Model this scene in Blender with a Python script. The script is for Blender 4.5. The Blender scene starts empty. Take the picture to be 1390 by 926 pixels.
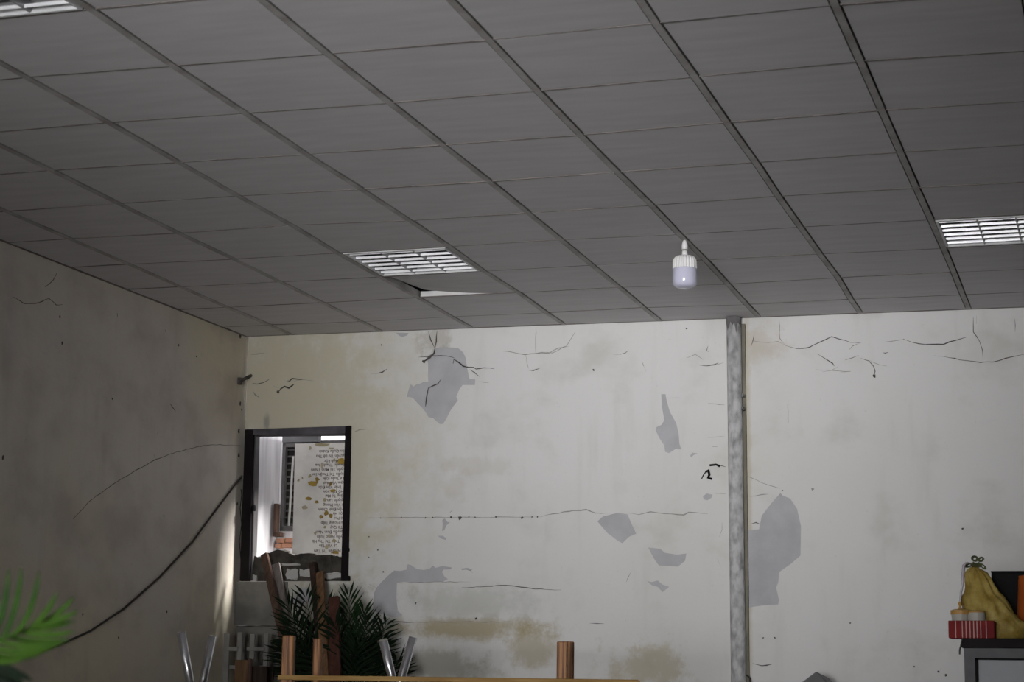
import bpy, bmesh, math, random
from mathutils import Vector, Matrix, noise
random.seed(7)
S = bpy.context.scene
COL = S.collection

# ------------------------------------------------------------------ camera
CH = 3.23                                    # ceiling height above the floor
FPX = 2703.43                                # focal length in pixels of the 1390 px frame
CAM = Vector((3.2499, -5.6542, 1.0))
RIGHT = Vector((0.9554, 0.2949, 0.0136)).normalized()
FWD = Vector((-0.2927, 0.9402, 0.1745)).normalized()
UP = RIGHT.cross(FWD).normalized()
cd = bpy.data.cameras.new('camera')
cam = bpy.data.objects.new('camera', cd)
COL.objects.link(cam)
cam.matrix_world = Matrix(((RIGHT.x, UP.x, -FWD.x, CAM.x), (RIGHT.y, UP.y, -FWD.y, CAM.y), (RIGHT.z, UP.z, -FWD.z, CAM.z), (0, 0, 0, 1)))
cd.sensor_width = 36
cd.lens = FPX / 1390 * 36
cd.clip_end = 200
cd.dof.use_dof = True
cd.dof.focus_distance = 11.4
cd.dof.aperture_fstop = 6.3
S.camera = cam

# ------------------------------------------------------------------ world, daylight, exposure
S.view_settings.view_transform = 'Standard'
S.view_settings.look = 'None'
S.view_settings.gamma = 1
S.view_settings.exposure = 0.0
w = bpy.data.worlds.new('overcast_sky')
S.world = w
w.use_nodes = True
wn = w.node_tree.nodes
wl = w.node_tree.links
bg = wn['Background']
tc = wn.new('ShaderNodeTexCoord')
sx = wn.new('ShaderNodeSeparateXYZ')
rmp = wn.new('ShaderNodeValToRGB')
rmp.color_ramp.elements[0].position = 0.45
rmp.color_ramp.elements[0].color = (0.28, 0.28, 0.27, 1)
rmp.color_ramp.elements[1].position = 0.62
rmp.color_ramp.elements[1].color = (0.95, 0.97, 1.0, 1)
mp = wn.new('ShaderNodeMath')
mp.operation = 'MULTIPLY_ADD'
mp.inputs[1].default_value = 0.5
mp.inputs[2].default_value = 0.5
wl.new(tc.outputs['Generated'], sx.inputs[0])
wl.new(sx.outputs['Z'], mp.inputs[0])
wl.new(mp.outputs[0], rmp.inputs[0])
wl.new(rmp.outputs[0], bg.inputs[0])
bg.inputs[1].default_value = 3.2

# daylight entering by the wide doorway in the front wall, behind the photographer
dl = bpy.data.lights.new('doorway_daylight', 'AREA')
dl.shape = 'RECTANGLE'
dl.size = 2.4
dl.size_y = 1.9
dl.energy = 36
dl.color = (0.985, 0.985, 1.0)
dl.spread = math.radians(30)
dlo = bpy.data.objects.new('doorway_daylight', dl)
COL.objects.link(dlo)
dlo.location = (1.9, -8.3, 1.35)
dlo.rotation_euler = (math.radians(90 + 7), 0, math.radians(5.5))

# added light in an unseen left wall opening, set for the louvre glints
wd_ = bpy.data.lights.new('louvre_glint_light', 'AREA')
wd_.shape = 'RECTANGLE'
wd_.size = 2.6
wd_.size_y = 1.2
wd_.energy = 7.5
wd_.color = (0.97, 0.98, 1.0)
wdo = bpy.data.objects.new('louvre_glint_light', wd_)
COL.objects.link(wdo)
wdo.location = (-2.33, -2.1, 2.0)
wdo.rotation_euler = (0, math.radians(-90), 0)
wd_.size, wd_.size_y = 1.2, 2.6

# hazy sun reaching the yard behind the back wall
sl_ = bpy.data.lights.new('hazy_sun', 'SUN')
sl_.energy = 21.0
sl_.angle = math.radians(20)
sl_.color = (1.0, 0.98, 0.96)
slo = bpy.data.objects.new('hazy_sun', sl_)
COL.objects.link(slo)
slo.rotation_euler = Vector((-1.0, -0.30, -0.95)).to_track_quat('-Z', 'Y').to_euler()

# ------------------------------------------------------------------ pixel rays on to real planes
YB, KB = 5.8773, 0.0255                      # back wall: y = YB + KB x
XL, KL = -2.2243, 0.0195                     # left wall: x = XL + KL y
AB = math.atan(KB)
WB = Matrix.Translation((0, YB, 0)) @ Matrix.Rotation(AB, 4, 'Z')
WBI = WB.inverted()
AL = math.atan(KL)
WL = Matrix.Translation((XL, 0, 0)) @ Matrix.Rotation(math.pi / 2 - AL, 4, 'Z')   # local x runs along the wall (away), local -y into the room
WLI = WL.inverted()


def ray(px, py):
    return RIGHT * ((px - 695) / FPX) - UP * ((py - 463) / FPX) + FWD


def at_depth(px, py, d):
    return CAM + ray(px, py) * d


def at_z(px, py, z):
    r = ray(px, py)
    return CAM + r * ((z - CAM.z) / r.z)


def loc_hit(px, py, inv, off):
    o = inv @ CAM
    d = inv.to_3x3() @ ray(px, py)
    t = (-off - o.y) / d.y
    return o + d * t


def bw(px, py, off=0.0):
    """point in back wall coordinates (u along wall, y = -off, z)"""
    return loc_hit(px, py, WBI, off)


def bww(px, py, off=0.0):
    return WB @ bw(px, py, off)


def lw(px, py, off=0.0):
    return loc_hit(px, py, WLI, off)


# ------------------------------------------------------------------ helpers
def tag(o, label=None, cat=None, group=None, kind=None):
    if label: o['label'] = label
    if cat: o['category'] = cat
    if group: o['group'] = group
    if kind: o['kind'] = kind
    return o


def empty(name, loc=(0, 0, 0), rz=0.0, mat=None):
    o = bpy.data.objects.new(name, None)
    o.empty_display_size = 0.1
    COL.objects.link(o)
    if mat is not None:
        o.matrix_world = mat
    else:
        o.location = loc
        o.rotation_euler = (0, 0, rz)
    return o


def obj(name, bm, mat, parent=None, smooth=False, matrix=None):
    me = bpy.data.meshes.new(name)
    bmesh.ops.recalc_face_normals(bm, faces=bm.faces)
    bm.to_mesh(me)
    bm.free()
    if smooth:
        for p in me.polygons: p.use_smooth = True
    if mat is not None: me.materials.append(mat)
    o = bpy.data.objects.new(name, me)
    COL.objects.link(o)
    if parent is not None: o.parent = parent
    if matrix is not None: o.matrix_local = matrix
    return o


def hexa(bm, pts):
    """8 points: four of the bottom ring, four of the top ring"""
    v = [bm.verts.new(p) for p in pts]
    for f in ((3, 2, 1, 0), (4, 5, 6, 7), (0, 1, 5, 4), (1, 2, 6, 5), (2, 3, 7, 6), (3, 0, 4, 7)):
        bm.faces.new([v[i] for i in f])
    return v


def box(bm, x0, x1, y0, y1, z0, z1):
    return hexa(bm, [(x0, y0, z0), (x1, y0, z0), (x1, y1, z0), (x0, y1, z0), (x0, y0, z1), (x1, y0, z1), (x1, y1, z1), (x0, y1, z1)])


def bevel(bm, w, seg=1):
    bmesh.ops.bevel(bm, geom=list(bm.edges), offset=w, segments=seg, profile=0.5, affect='EDGES', clamp_overlap=True)


def bar(bm, a, b, wx, wy, xdir=Vector((1, 0, 0))):
    """rectangular bar from a to b"""
    a = Vector(a); b = Vector(b)
    t = (b - a).normalized()
    y = t.cross(xdir)
    if y.length < 1e-5: y = t.cross(Vector((0, 1, 0)))
    y.normalize()
    x = y.cross(t).normalized()
    p = []
    for c in (a, b):
        for sx_, sy_ in ((-1, -1), (1, -1), (1, 1), (-1, 1)):
            p.append(c + x * sx_ * wx / 2 + y * sy_ * wy / 2)
    return hexa(bm, p)


def tube(bm, pts, r, seg=10, cap=True, radii=None):
    pts = [Vector(p) for p in pts]
    rings = []
    n = len(pts)
    ref = None
    for i, p in enumerate(pts):
        t = (pts[min(i + 1, n - 1)] - pts[max(i - 1, 0)]).normalized()
        if ref is None:
            ref = Vector((0, 0, 1)) if abs(t.z) < .9 else Vector((1, 0, 0))
        x = (ref - t * ref.dot(t)).normalized()
        ref = x
        y = t.cross(x)
        rr = radii[i] if radii else r
        rings.append([bm.verts.new(p + (x * math.cos(a) + y * math.sin(a)) * rr) for a in [2 * math.pi * k / seg for k in range(seg)]])
    for i in range(n - 1):
        for k in range(seg):
            bm.faces.new((rings[i][k], rings[i][(k + 1) % seg], rings[i + 1][(k + 1) % seg], rings[i + 1][k]))
    if cap:
        bm.faces.new(list(reversed(rings[0])))
        bm.faces.new(rings[-1])


def lathe(bm, prof, seg=32, c=(0, 0, 0), rib=None):
    """prof: (r, z) from the top to the bottom; rib(i, angle) scales the radius"""
    rings = []
    for i, (r, z) in enumerate(prof):
        rings.append([bm.verts.new((c[0] + math.cos(a) * r * (rib(i, k) if rib else 1), c[1] + math.sin(a) * r * (rib(i, k) if rib else 1), c[2] + z))
                      for k, a in enumerate([2 * math.pi * k / seg for k in range(seg)])])
    for i in range(len(rings) - 1):
        for k in range(seg):
            bm.faces.new((rings[i][k], rings[i][(k + 1) % seg], rings[i + 1][(k + 1) % seg], rings[i + 1][k]))
    bm.faces.new(rings[0])
    bm.faces.new(list(reversed(rings[-1])))


# ------------------------------------------------------------------ materials
def nmat(name, base, var=None, scale=4.0, rough=0.8, bump=0.0, bscale=60.0, metal=0.0, stretch=(1, 1, 1), detail=6, spec=0.3, lo=0.35, hi=0.65):
    m = bpy.data.materials.new(name)
    m.use_nodes = True
    nt = m.node_tree
    b = nt.nodes['Principled BSDF']
    b.inputs['Roughness'].default_value = rough
    b.inputs['Metallic'].default_value = metal
    b.inputs['Specular IOR Level'].default_value = spec
    b.inputs['Base Color'].default_value = (*base, 1)
    tcn = nt.nodes.new('ShaderNodeTexCoord')
    mpn = nt.nodes.new('ShaderNodeMapping')
    mpn.inputs['Scale'].default_value = stretch
    nt.links.new(tcn.outputs['Object'], mpn.inputs[0])
    if var is not None:
        n = nt.nodes.new('ShaderNodeTexNoise')
        n.inputs['Scale'].default_value = scale
        n.inputs['Detail'].default_value = detail
        nt.links.new(mpn.outputs[0], n.inputs['Vector'])
        r = nt.nodes.new('ShaderNodeValToRGB')
        r.color_ramp.elements[0].position = lo
        r.color_ramp.elements[0].color = (*base, 1)
        r.color_ramp.elements[1].position = hi
        r.color_ramp.elements[1].color = (*var, 1)
        nt.links.new(n.outputs['Fac'], r.inputs[0])
        nt.links.new(r.outputs[0], b.inputs['Base Color'])
    if bump:
        n2 = nt.nodes.new('ShaderNodeTexNoise')
        n2.inputs['Scale'].default_value = bscale
        n2.inputs['Detail'].default_value = 4
        nt.links.new(mpn.outputs[0], n2.inputs['Vector'])
        bp = nt.nodes.new('ShaderNodeBump')
        bp.inputs['Strength'].default_value = bump
        bp.inputs['Distance'].default_value = 0.01
        nt.links.new(n2.outputs['Fac'], bp.inputs['Height'])
        nt.links.new(bp.outputs[0], b.inputs['Normal'])
    return m


class Sh:
    """small helper for longer node chains"""
    def __init__(s, m):
        s.nt = m.node_tree
        s.b = s.nt.nodes['Principled BSDF']
        s.co = s.nt.nodes.new('ShaderNodeTexCoord').outputs['Object']

    def n(s, t): return s.nt.nodes.new(t)
    def l(s, a, b): s.nt.links.new(a, b)

    def math(s, op, a, b=None, c=None):
        n = s.n('ShaderNodeMath'); n.operation = op
        for i, v in enumerate((a, b, c)):
            if v is None: continue
            if isinstance(v, (int, float)): n.inputs[i].default_value = v
            else: s.l(v, n.inputs[i])
        return n.outputs[0]

    def noise(s, scale, detail=5, stretch=None, rough=0.55):
        n = s.n('ShaderNodeTexNoise')
        n.inputs['Scale'].default_value = scale
        n.inputs['Detail'].default_value = detail
        n.inputs['Roughness'].default_value = rough
        v = s.co
        if stretch:
            m = s.n('ShaderNodeMapping'); m.inputs['Scale'].default_value = stretch
            s.l(v, m.inputs[0]); v = m.outputs[0]
        s.l(v, n.inputs['Vector'])
        return n.outputs['Fac']

    def step(s, v, lo, hi):
        n = s.n('ShaderNodeMapRange'); n.interpolation_type = 'SMOOTHSTEP'
        s.l(v, n.inputs[0]); n.inputs[1].default_value = lo; n.inputs[2].default_value = hi
        return n.outputs[0]

    def mix(s, f, a, b):
        n = s.n('ShaderNodeMix'); n.data_type = 'RGBA'
        if isinstance(f, (int, float)): n.inputs[0].default_value = f
        else: s.l(f, n.inputs[0])
        for i, v in ((6, a), (7, b)):
            if isinstance(v, tuple): n.inputs[i].default_value = (*v, 1)
            else: s.l(v, n.inputs[i])
        return n.outputs[2]

    def blob(s, cx, cz, rx, rz, wob, nz):
        """elliptic mark in the wall plane with a ragged outline"""
        sp = s.n('ShaderNodeSeparateXYZ'); s.l(s.co, sp.inputs[0])
        a = s.math('DIVIDE', s.math('SUBTRACT', sp.outputs[0], cx), rx)
        b = s.math('DIVIDE', s.math('SUBTRACT', sp.outputs[2], cz), rz)
        r = s.math('SQRT', s.math('ADD', s.math('MULTIPLY', a, a), s.math('MULTIPLY', b, b)))
        r = s.math('ADD', r, s.math('MULTIPLY', s.math('SUBTRACT', nz, 0.5), wob))
        return s.step(r, 1.25, 0.35)


def paint_mat(name, clean, yellow, dirt, spots=0.6, dirt_lo=0.5, dirt_hi=0.75, stains=()):
    m = bpy.data.materials.new(name); m.use_nodes = True
    s = Sh(m)
    big = s.noise(0.55, 4)
    mid = s.noise(2.2, 6, (1, 1, 1.3))
    streak = s.noise(3.0, 5, (2.2, 2.2, 0.35))
    fine = s.noise(38, 4)
    col = s.mix(s.step(big, 0.38, 0.66), clean, yellow)
    col = s.mix(s.math('MULTIPLY', s.step(mid, dirt_lo, dirt_hi), 0.55), col, dirt)
    col = s.mix(s.math('MULTIPLY', s.step(streak, 0.52, 0.78), 0.30), col, dirt)
    col = s.mix(s.math('MULTIPLY', s.step(fine, 0.64, 0.74), spots * 0.5), col, dirt)
    wobn = s.math('MULTIPLY_ADD', s.noise(7.0, 7, rough=0.7), 2.0, -0.5)
    for (cx, cz, rx, rz, wob, c, amt) in stains:  # stains, and on the back wall painted-in light tints too
        col = s.mix(s.math('MULTIPLY', s.blob(cx, cz, rx, rz, wob * 1.5, wobn), amt), col, c)
    s.l(col, s.b.inputs['Base Color'])
    s.b.inputs['Roughness'].default_value = 0.62
    s.b.inputs['Specular IOR Level'].default_value = 0.3
    bp = s.n('ShaderNodeBump'); bp.inputs['Strength'].default_value = 0.18; bp.inputs['Distance'].default_value = 0.01
    h = s.math('ADD', s.noise(24, 5), s.math('MULTIPLY', s.noise(3.2, 3), 2.0))
    s.l(h, bp.inputs['Height']); s.l(bp.outputs[0], s.b.inputs['Normal'])
    return m


def stain_or_light(px, py, rx, ry, wob, c, amt):
    p = bw(px, py)
    k = 1 / 232.0
    return (p.x, p.z, rx * k * 1.05, ry * k, wob, c, amt)


OCH = (0.36, 0.29, 0.14)
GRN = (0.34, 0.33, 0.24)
M = {}
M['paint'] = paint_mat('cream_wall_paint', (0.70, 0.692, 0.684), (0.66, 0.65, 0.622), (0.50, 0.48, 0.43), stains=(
    stain_or_light(380, 530, 130, 130, 0.7, (0.47, 0.43, 0.30), 0.85), stain_or_light(450, 640, 90, 180, 0.9, (0.55, 0.52, 0.40), 0.6),  # olive dirt, with bounced light and leftward falloff painted into the colour
    stain_or_light(640, 853, 120, 17, 0.8, OCH, 0.75), stain_or_light(590, 905, 90, 25, 0.9, (0.32, 0.31, 0.24), 0.7), stain_or_light(720, 880, 40, 30, 0.9, OCH, 0.55),
    stain_or_light(880, 905, 60, 32, 1.2, OCH, 0.5), stain_or_light(600, 483, 28, 14, 1.0, (0.10, 0.09, 0.09), 0.5), stain_or_light(585, 484, 14, 5, 1.2, (0.04, 0.035, 0.03), 0.7),
    stain_or_light(640, 632, 55, 14, 1.3, (0.52, 0.48, 0.40), 0.28), stain_or_light(620, 660, 14, 24, 1.3, (0.50, 0.46, 0.40), 0.22), stain_or_light(420, 600, 190, 230, 0.6, (0.58, 0.54, 0.42), 0.6), stain_or_light(1030, 468, 34, 26, 1.2, (0.52, 0.44, 0.34), 0.4),  # the broad olive one also paints in bounced light and falloff
    stain_or_light(640, 820, 110, 24, 1.0, (0.48, 0.49, 0.46), 0.55), stain_or_light(430, 838, 110, 60, 0.9, GRN, 0.6), stain_or_light(362, 574, 6, 14, 0.8, (0.2, 0.2, 0.2), 0.6),  # the broad green-grey mark darkens the wall's lower left
    stain_or_light(468, 800, 9, 9, 0.8, (0.08, 0.08, 0.07), 0.6), stain_or_light(590, 465, 22, 30, 1.4, (0.36, 0.33, 0.28), 0.45), stain_or_light(1015, 690, 6, 330, 0.5, (0.50, 0.44, 0.30), 0.6)))
M['paint_left'] = paint_mat('dirty_side_wall_paint', (0.61, 0.56, 0.51), (0.65, 0.59, 0.45), (0.38, 0.33, 0.29), spots=0.9, dirt_lo=0.42, dirt_hi=0.72)
M['paint_plain'] = nmat('plain_cream_plaster', (0.60, 0.58, 0.53), (0.48, 0.46, 0.42), 1.5, 0.8, 0.15, 30)
M['cement'] = nmat('bare_cement_render', (0.49, 0.485, 0.505), (0.43, 0.425, 0.44), 7.0, 0.9, 0.25, 90)
M['crack'] = nmat('grimy_crack', (0.050, 0.045, 0.040), (0.13, 0.12, 0.11), 22, 0.95)
M['crack_soft'] = nmat('faint_hairline', (0.26, 0.25, 0.235), (0.40, 0.39, 0.37), 18, 0.95)
M['tile'] = nmat('grey_ceiling_tile', (0.585, 0.57, 0.575), (0.53, 0.515, 0.52), 2.6, 0.75, 0.08, 40, stretch=(1, 6, 1))
M['runner'] = nmat('dusty_runner', (0.46, 0.44, 0.43), (0.30, 0.28, 0.265), 7, 0.7)
M['tee'] = nmat('grimy_tee', (0.12, 0.105, 0.10), (0.20, 0.18, 0.165), 5, 0.7)
M['tee_white'] = nmat('white_tee_web', (0.75, 0.74, 0.73), (0.6, 0.59, 0.58), 9, 0.5)
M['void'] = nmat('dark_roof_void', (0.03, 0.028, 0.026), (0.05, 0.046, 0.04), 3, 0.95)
M['floor'] = nmat('worn_floor_tile', (0.34, 0.325, 0.31), (0.27, 0.258, 0.248), 3, 0.45)
M['louvre'] = nmat('bright_aluminium', (0.88, 0.88, 0.90), (0.78, 0.78, 0.80), 12, 0.5, metal=0.6)
M['white_metal'] = nmat('white_enamel', (0.72, 0.72, 0.73), (0.6, 0.6, 0.6), 8, 0.4)
M['tray'] = nmat('dull_grey_tray', (0.12, 0.12, 0.125), (0.08, 0.08, 0.085), 8, 0.6)
M['divider'] = nmat('grey_divider_metal', (0.36, 0.36, 0.37), (0.28, 0.28, 0.29), 9, 0.4)
M['tube'] = nmat('opal_tube_glass', (0.8, 0.8, 0.8), None, 4, 0.25)
M['pipe'] = nmat('speckled_concrete_pole', (0.56, 0.555, 0.56), (0.25, 0.245, 0.245), 26, 0.8, 0.35, 70, stretch=(1, 1, 0.55), detail=10, lo=0.42, hi=0.72)
M['drip'] = nmat('dark_grey_drip', (0.13, 0.125, 0.125), (0.20, 0.19, 0.19), 20, 0.8)
M['strip'] = nmat('dark_olive_strip', (0.16, 0.15, 0.12), (0.24, 0.22, 0.17), 6, 0.8)
M['bolt'] = nmat('worn_steel_bolt', (0.14, 0.135, 0.13), (0.02, 0.018, 0.016), 40, 0.4, metal=0.5)
M['black'] = nmat('black_plastic', (0.010, 0.009, 0.010), (0.014, 0.013, 0.013), 8, 0.8, spec=0.08)
M['frame'] = nmat('dark_frame_paint', (0.010, 0.008, 0.009), (0.016, 0.013, 0.014), 7, 0.8, spec=0.06)
M['frame_head'] = nmat('grey_frame_head', (0.125, 0.118, 0.13), (0.07, 0.065, 0.072), 9, 0.7, spec=0.15)
M['rubble'] = nmat('broken_masonry', (0.085, 0.077, 0.065), (0.035, 0.031, 0.027), 14, 0.95, 1.0, 30)
M['plaster_bit'] = nmat('white_plaster_scrap', (0.50, 0.49, 0.47), (0.5, 0.49, 0.47), 9, 0.9)
M['slab'] = nmat('grey_plaster_slab', (0.22, 0.212, 0.192), (0.12, 0.117, 0.11), 5, 0.9, 0.3, 30)
M['alley_white'] = nmat('whitewashed_alley_wall', (0.78, 0.76, 0.78), (0.58, 0.56, 0.58), 5, 0.8, stretch=(2.5, 2.5, 0.3))
M['grille'] = nmat('grey_grille_bar', (0.12, 0.115, 0.115), (0.08, 0.075, 0.075), 9, 0.5)
M['board'] = nmat('off_white_board', (0.62, 0.60, 0.56), (0.50, 0.48, 0.45), 6, 0.7)
M['ink'] = nmat('brown_ink', (0.10, 0.08, 0.075), None, 4, 0.8)
M['glue'] = nmat('dried_yellow_glue', (0.30, 0.20, 0.03), (0.18, 0.12, 0.03), 18, 0.5)
M['glue_grey'] = nmat('greenish_glue', (0.25, 0.22, 0.12), (0.35, 0.30, 0.20), 18, 0.5)
M['brick'] = nmat('orange_brick', (0.52, 0.27, 0.17), (0.42, 0.20, 0.13), 14, 0.9, 0.3, 40)
M['old_wood'] = nmat('old_dark_wood', (0.12, 0.075, 0.055), (0.07, 0.042, 0.032), 7, 0.7, spec=0.12, stretch=(8, 8, 0.8))
M['brown_wood'] = nmat('brown_wood', (0.20, 0.115, 0.06), (0.12, 0.065, 0.035), 7, 0.65, spec=0.12, stretch=(8, 8, 0.8))
M['dark_wood'] = nmat('near_black_wood', (0.035, 0.022, 0.018), (0.06, 0.04, 0.03), 7, 0.7, spec=0.12, stretch=(8, 8, 0.8))
M['red_wood'] = nmat('reddish_wood', (0.085, 0.036, 0.026), (0.055, 0.022, 0.017), 7, 0.65, spec=0.12, stretch=(8, 8, 0.8))
M['grey_wood'] = nmat('weathered_grey_board', (0.24, 0.215, 0.20), (0.16, 0.14, 0.13), 7, 0.8, spec=0.12, stretch=(8, 8, 0.8))
M['honey'] = nmat('varnished_honey_wood', (0.32, 0.145, 0.048), (0.10, 0.038, 0.013), 9, 0.5, spec=0.2, stretch=(11, 11, 0.35), lo=0.42, hi=0.58)
M['pale_wood'] = nmat('pale_rail_wood', (0.33, 0.21, 0.075), (0.20, 0.11, 0.03), 6, 0.6, spec=0.12, stretch=(0.6, 8, 8))
M['chrome'] = nmat('brushed_steel_tube', (0.72, 0.72, 0.75), (0.55, 0.55, 0.58), 10, 0.25, metal=0.9)
M['slat'] = nmat('dull_white_slat', (0.30, 0.29, 0.265), (0.23, 0.22, 0.205), 10, 0.7)
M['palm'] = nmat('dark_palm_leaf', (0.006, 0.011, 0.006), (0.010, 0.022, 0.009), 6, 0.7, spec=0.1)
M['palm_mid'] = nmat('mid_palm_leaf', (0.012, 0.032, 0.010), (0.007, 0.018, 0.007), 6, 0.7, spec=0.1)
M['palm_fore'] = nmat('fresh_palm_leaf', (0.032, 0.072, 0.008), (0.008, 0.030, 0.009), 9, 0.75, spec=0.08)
M['palm_stem'] = nmat('palm_stem', (0.05, 0.06, 0.025), (0.08, 0.06, 0.03), 6, 0.6)
M['pot'] = nmat('dark_plastic_pot', (0.03, 0.035, 0.03), (0.05, 0.05, 0.045), 6, 0.5)
M['cab_top'] = nmat('black_brown_top', (0.014, 0.011, 0.012), (0.02, 0.017, 0.017), 7, 0.75, spec=0.08)
M['alu'] = nmat('dull_aluminium', (0.13, 0.13, 0.135), (0.10, 0.10, 0.105), 9, 0.6, metal=0.1, spec=0.15)
M['panel'] = nmat('pale_cabinet_panel', (0.33, 0.345, 0.36), (0.29, 0.30, 0.315), 3, 0.5)
M['red'] = nmat('dark_red_card', (0.22, 0.028, 0.025), (0.15, 0.02, 0.02), 9, 0.8, spec=0.1)
M['pink'] = nmat('pale_pink_line', (0.50, 0.36, 0.34), None, 4, 0.6)
M['tub'] = nmat('white_tub', (0.44, 0.42, 0.39), (0.34, 0.32, 0.28), 9, 0.4)
M['ochre'] = nmat('ochre_lid', (0.45, 0.25, 0.06), (0.36, 0.2, 0.06), 9, 0.4)
M['ribbon'] = nmat('olive_ribbon', (0.065, 0.075, 0.028), (0.03, 0.036, 0.014), 20, 0.6, spec=0.15)
M['orange'] = nmat('orange_plastic', (0.36, 0.085, 0.015), (0.28, 0.06, 0.012), 5, 0.6, spec=0.1)
M['greybox'] = nmat('grey_tilted_lid', (0.26, 0.255, 0.26), (0.22, 0.215, 0.22), 6, 0.6)
M['cable'] = nmat('black_cable', (0.02, 0.018, 0.017), (0.035, 0.03, 0.028), 9, 0.6)
M['led_body'] = nmat('white_lamp_body', (0.80, 0.79, 0.78), (0.74, 0.73, 0.72), 5, 0.35)
M['led_diff'] = nmat('milky_lamp_cover', (0.60, 0.60, 0.74), (0.56, 0.56, 0.68), 5, 0.18, spec=0.5)
M['seam'] = nmat('black_seal_ring', (0.03, 0.03, 0.03), None, 5, 0.5)
M['ground'] = nmat('pale_concrete_ground', (0.62, 0.60, 0.57), (0.5, 0.48, 0.45), 2, 0.9)
# thin yellow bag film, partly see-through
mb = nmat('yellow_bag_film', (0.58, 0.45, 0.14), (0.34, 0.23, 0.05), 18, 0.22, 0.9, 30, spec=0.5)
mb.node_tree.nodes['Principled BSDF'].inputs['Transmission Weight'].default_value = 0.35
mb.node_tree.nodes['Principled BSDF'].inputs['IOR'].default_value = 1.15
M['bag'] = mb

# ------------------------------------------------------------------ room shell
XR = 6.9           # right wall
YF = -8.4          # front wall, behind the photographer
ZT = 3.75          # underside of the roof deck


def struct(name, bm, mat, parent=None, **k):
    o = obj(name, bm, mat, parent, **k)
    if parent is None: o['kind'] = 'structure'
    return o


bm = bmesh.new()
box(bm, -2.6, XR + .2, YF - .2, 6.75, -0.1, 0)
fl = struct('floor', bm, M['floor'])
tag(fl, 'worn grey tiled floor of the room', None)

# left wall runs on past the back wall into the bright yard behind
bm = bmesh.new()
box(bm, YF - .3, -3.4, 0.0, 0.12, 0, ZT)
box(bm, -0.8, 5.90, 0.0, 0.12, 0, ZT)
box(bm, -3.4, -0.8, 0.0, 0.12, 0, 1.4)
box(bm, -3.4, -0.8, 0.0, 0.12, 2.6, ZT)
wall_left = struct('wall_left', bm, M['paint_left'])
wall_left.matrix_world = WL
tag(wall_left, 'dirty brown-grey plaster wall on the left')

bm = bmesh.new()
box(bm, XR, XR + .12, YF, 6.3, 0, ZT)
tag(struct('wall_right', bm, M['paint_plain']), 'plain cream side wall out of sight on the right')

# front wall with a wide doorway (daylight)
bm = bmesh.new()
box(bm, -2.6, 0.5, YF - .12, YF, 0, ZT)
box(bm, 3.3, XR + .12, YF - .12, YF, 0, ZT)
box(bm, 0.5, 3.3, YF - .12, YF, 2.4, ZT)
tag(struct('wall_front', bm, M['paint_plain']), 'front wall with a wide open doorway')

# roof deck above the suspended ceiling
bm = bmesh.new()
box(bm, -2.45, XR + .15, YF - .15, 6.02, ZT, ZT + .08)
tag(struct('roof_deck', bm, M['void']), 'dark roof deck above the suspended ceiling')

bm = bmesh.new()
box(bm, 5.90, 6.75, 0.0, 0.12, 0, 3.4)
o = struct('wall_yard_left', bm, M['alley_white'])
o.matrix_world = WL
tag(o, 'streaky whitewashed side wall of the yard at the left of the opening')

# back wall: cement body with the window opening
UL = -2.088                                   # free left edge of the back wall
p0 = bw(346, 590); p1 = bw(470, 788)
WU0, WU1 = UL + 0.0, bw(475, 600).x
WZ1 = bw(400, 581).z
WZ0 = bw(400, 789).z
UR = XR + .05
bm = bmesh.new()
TH = 0.11
box(bm, UL, WU1, 0.004, TH, WZ1, ZT)
box(bm, UL, WU1, 0.004, TH, 0, WZ0)
box(bm, WU1, UR, 0.004, TH, 0, ZT)
wall_back = struct('wall_back', bm, M['cement'])
wall_back.matrix_world = WB
tag(wall_back, 'cream back wall with peeled patches, cracks and a small opening')


def crop(pts, x0, y0, k):
    return [(x0 + a / k, y0 + b / k) for a, b in pts]


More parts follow.
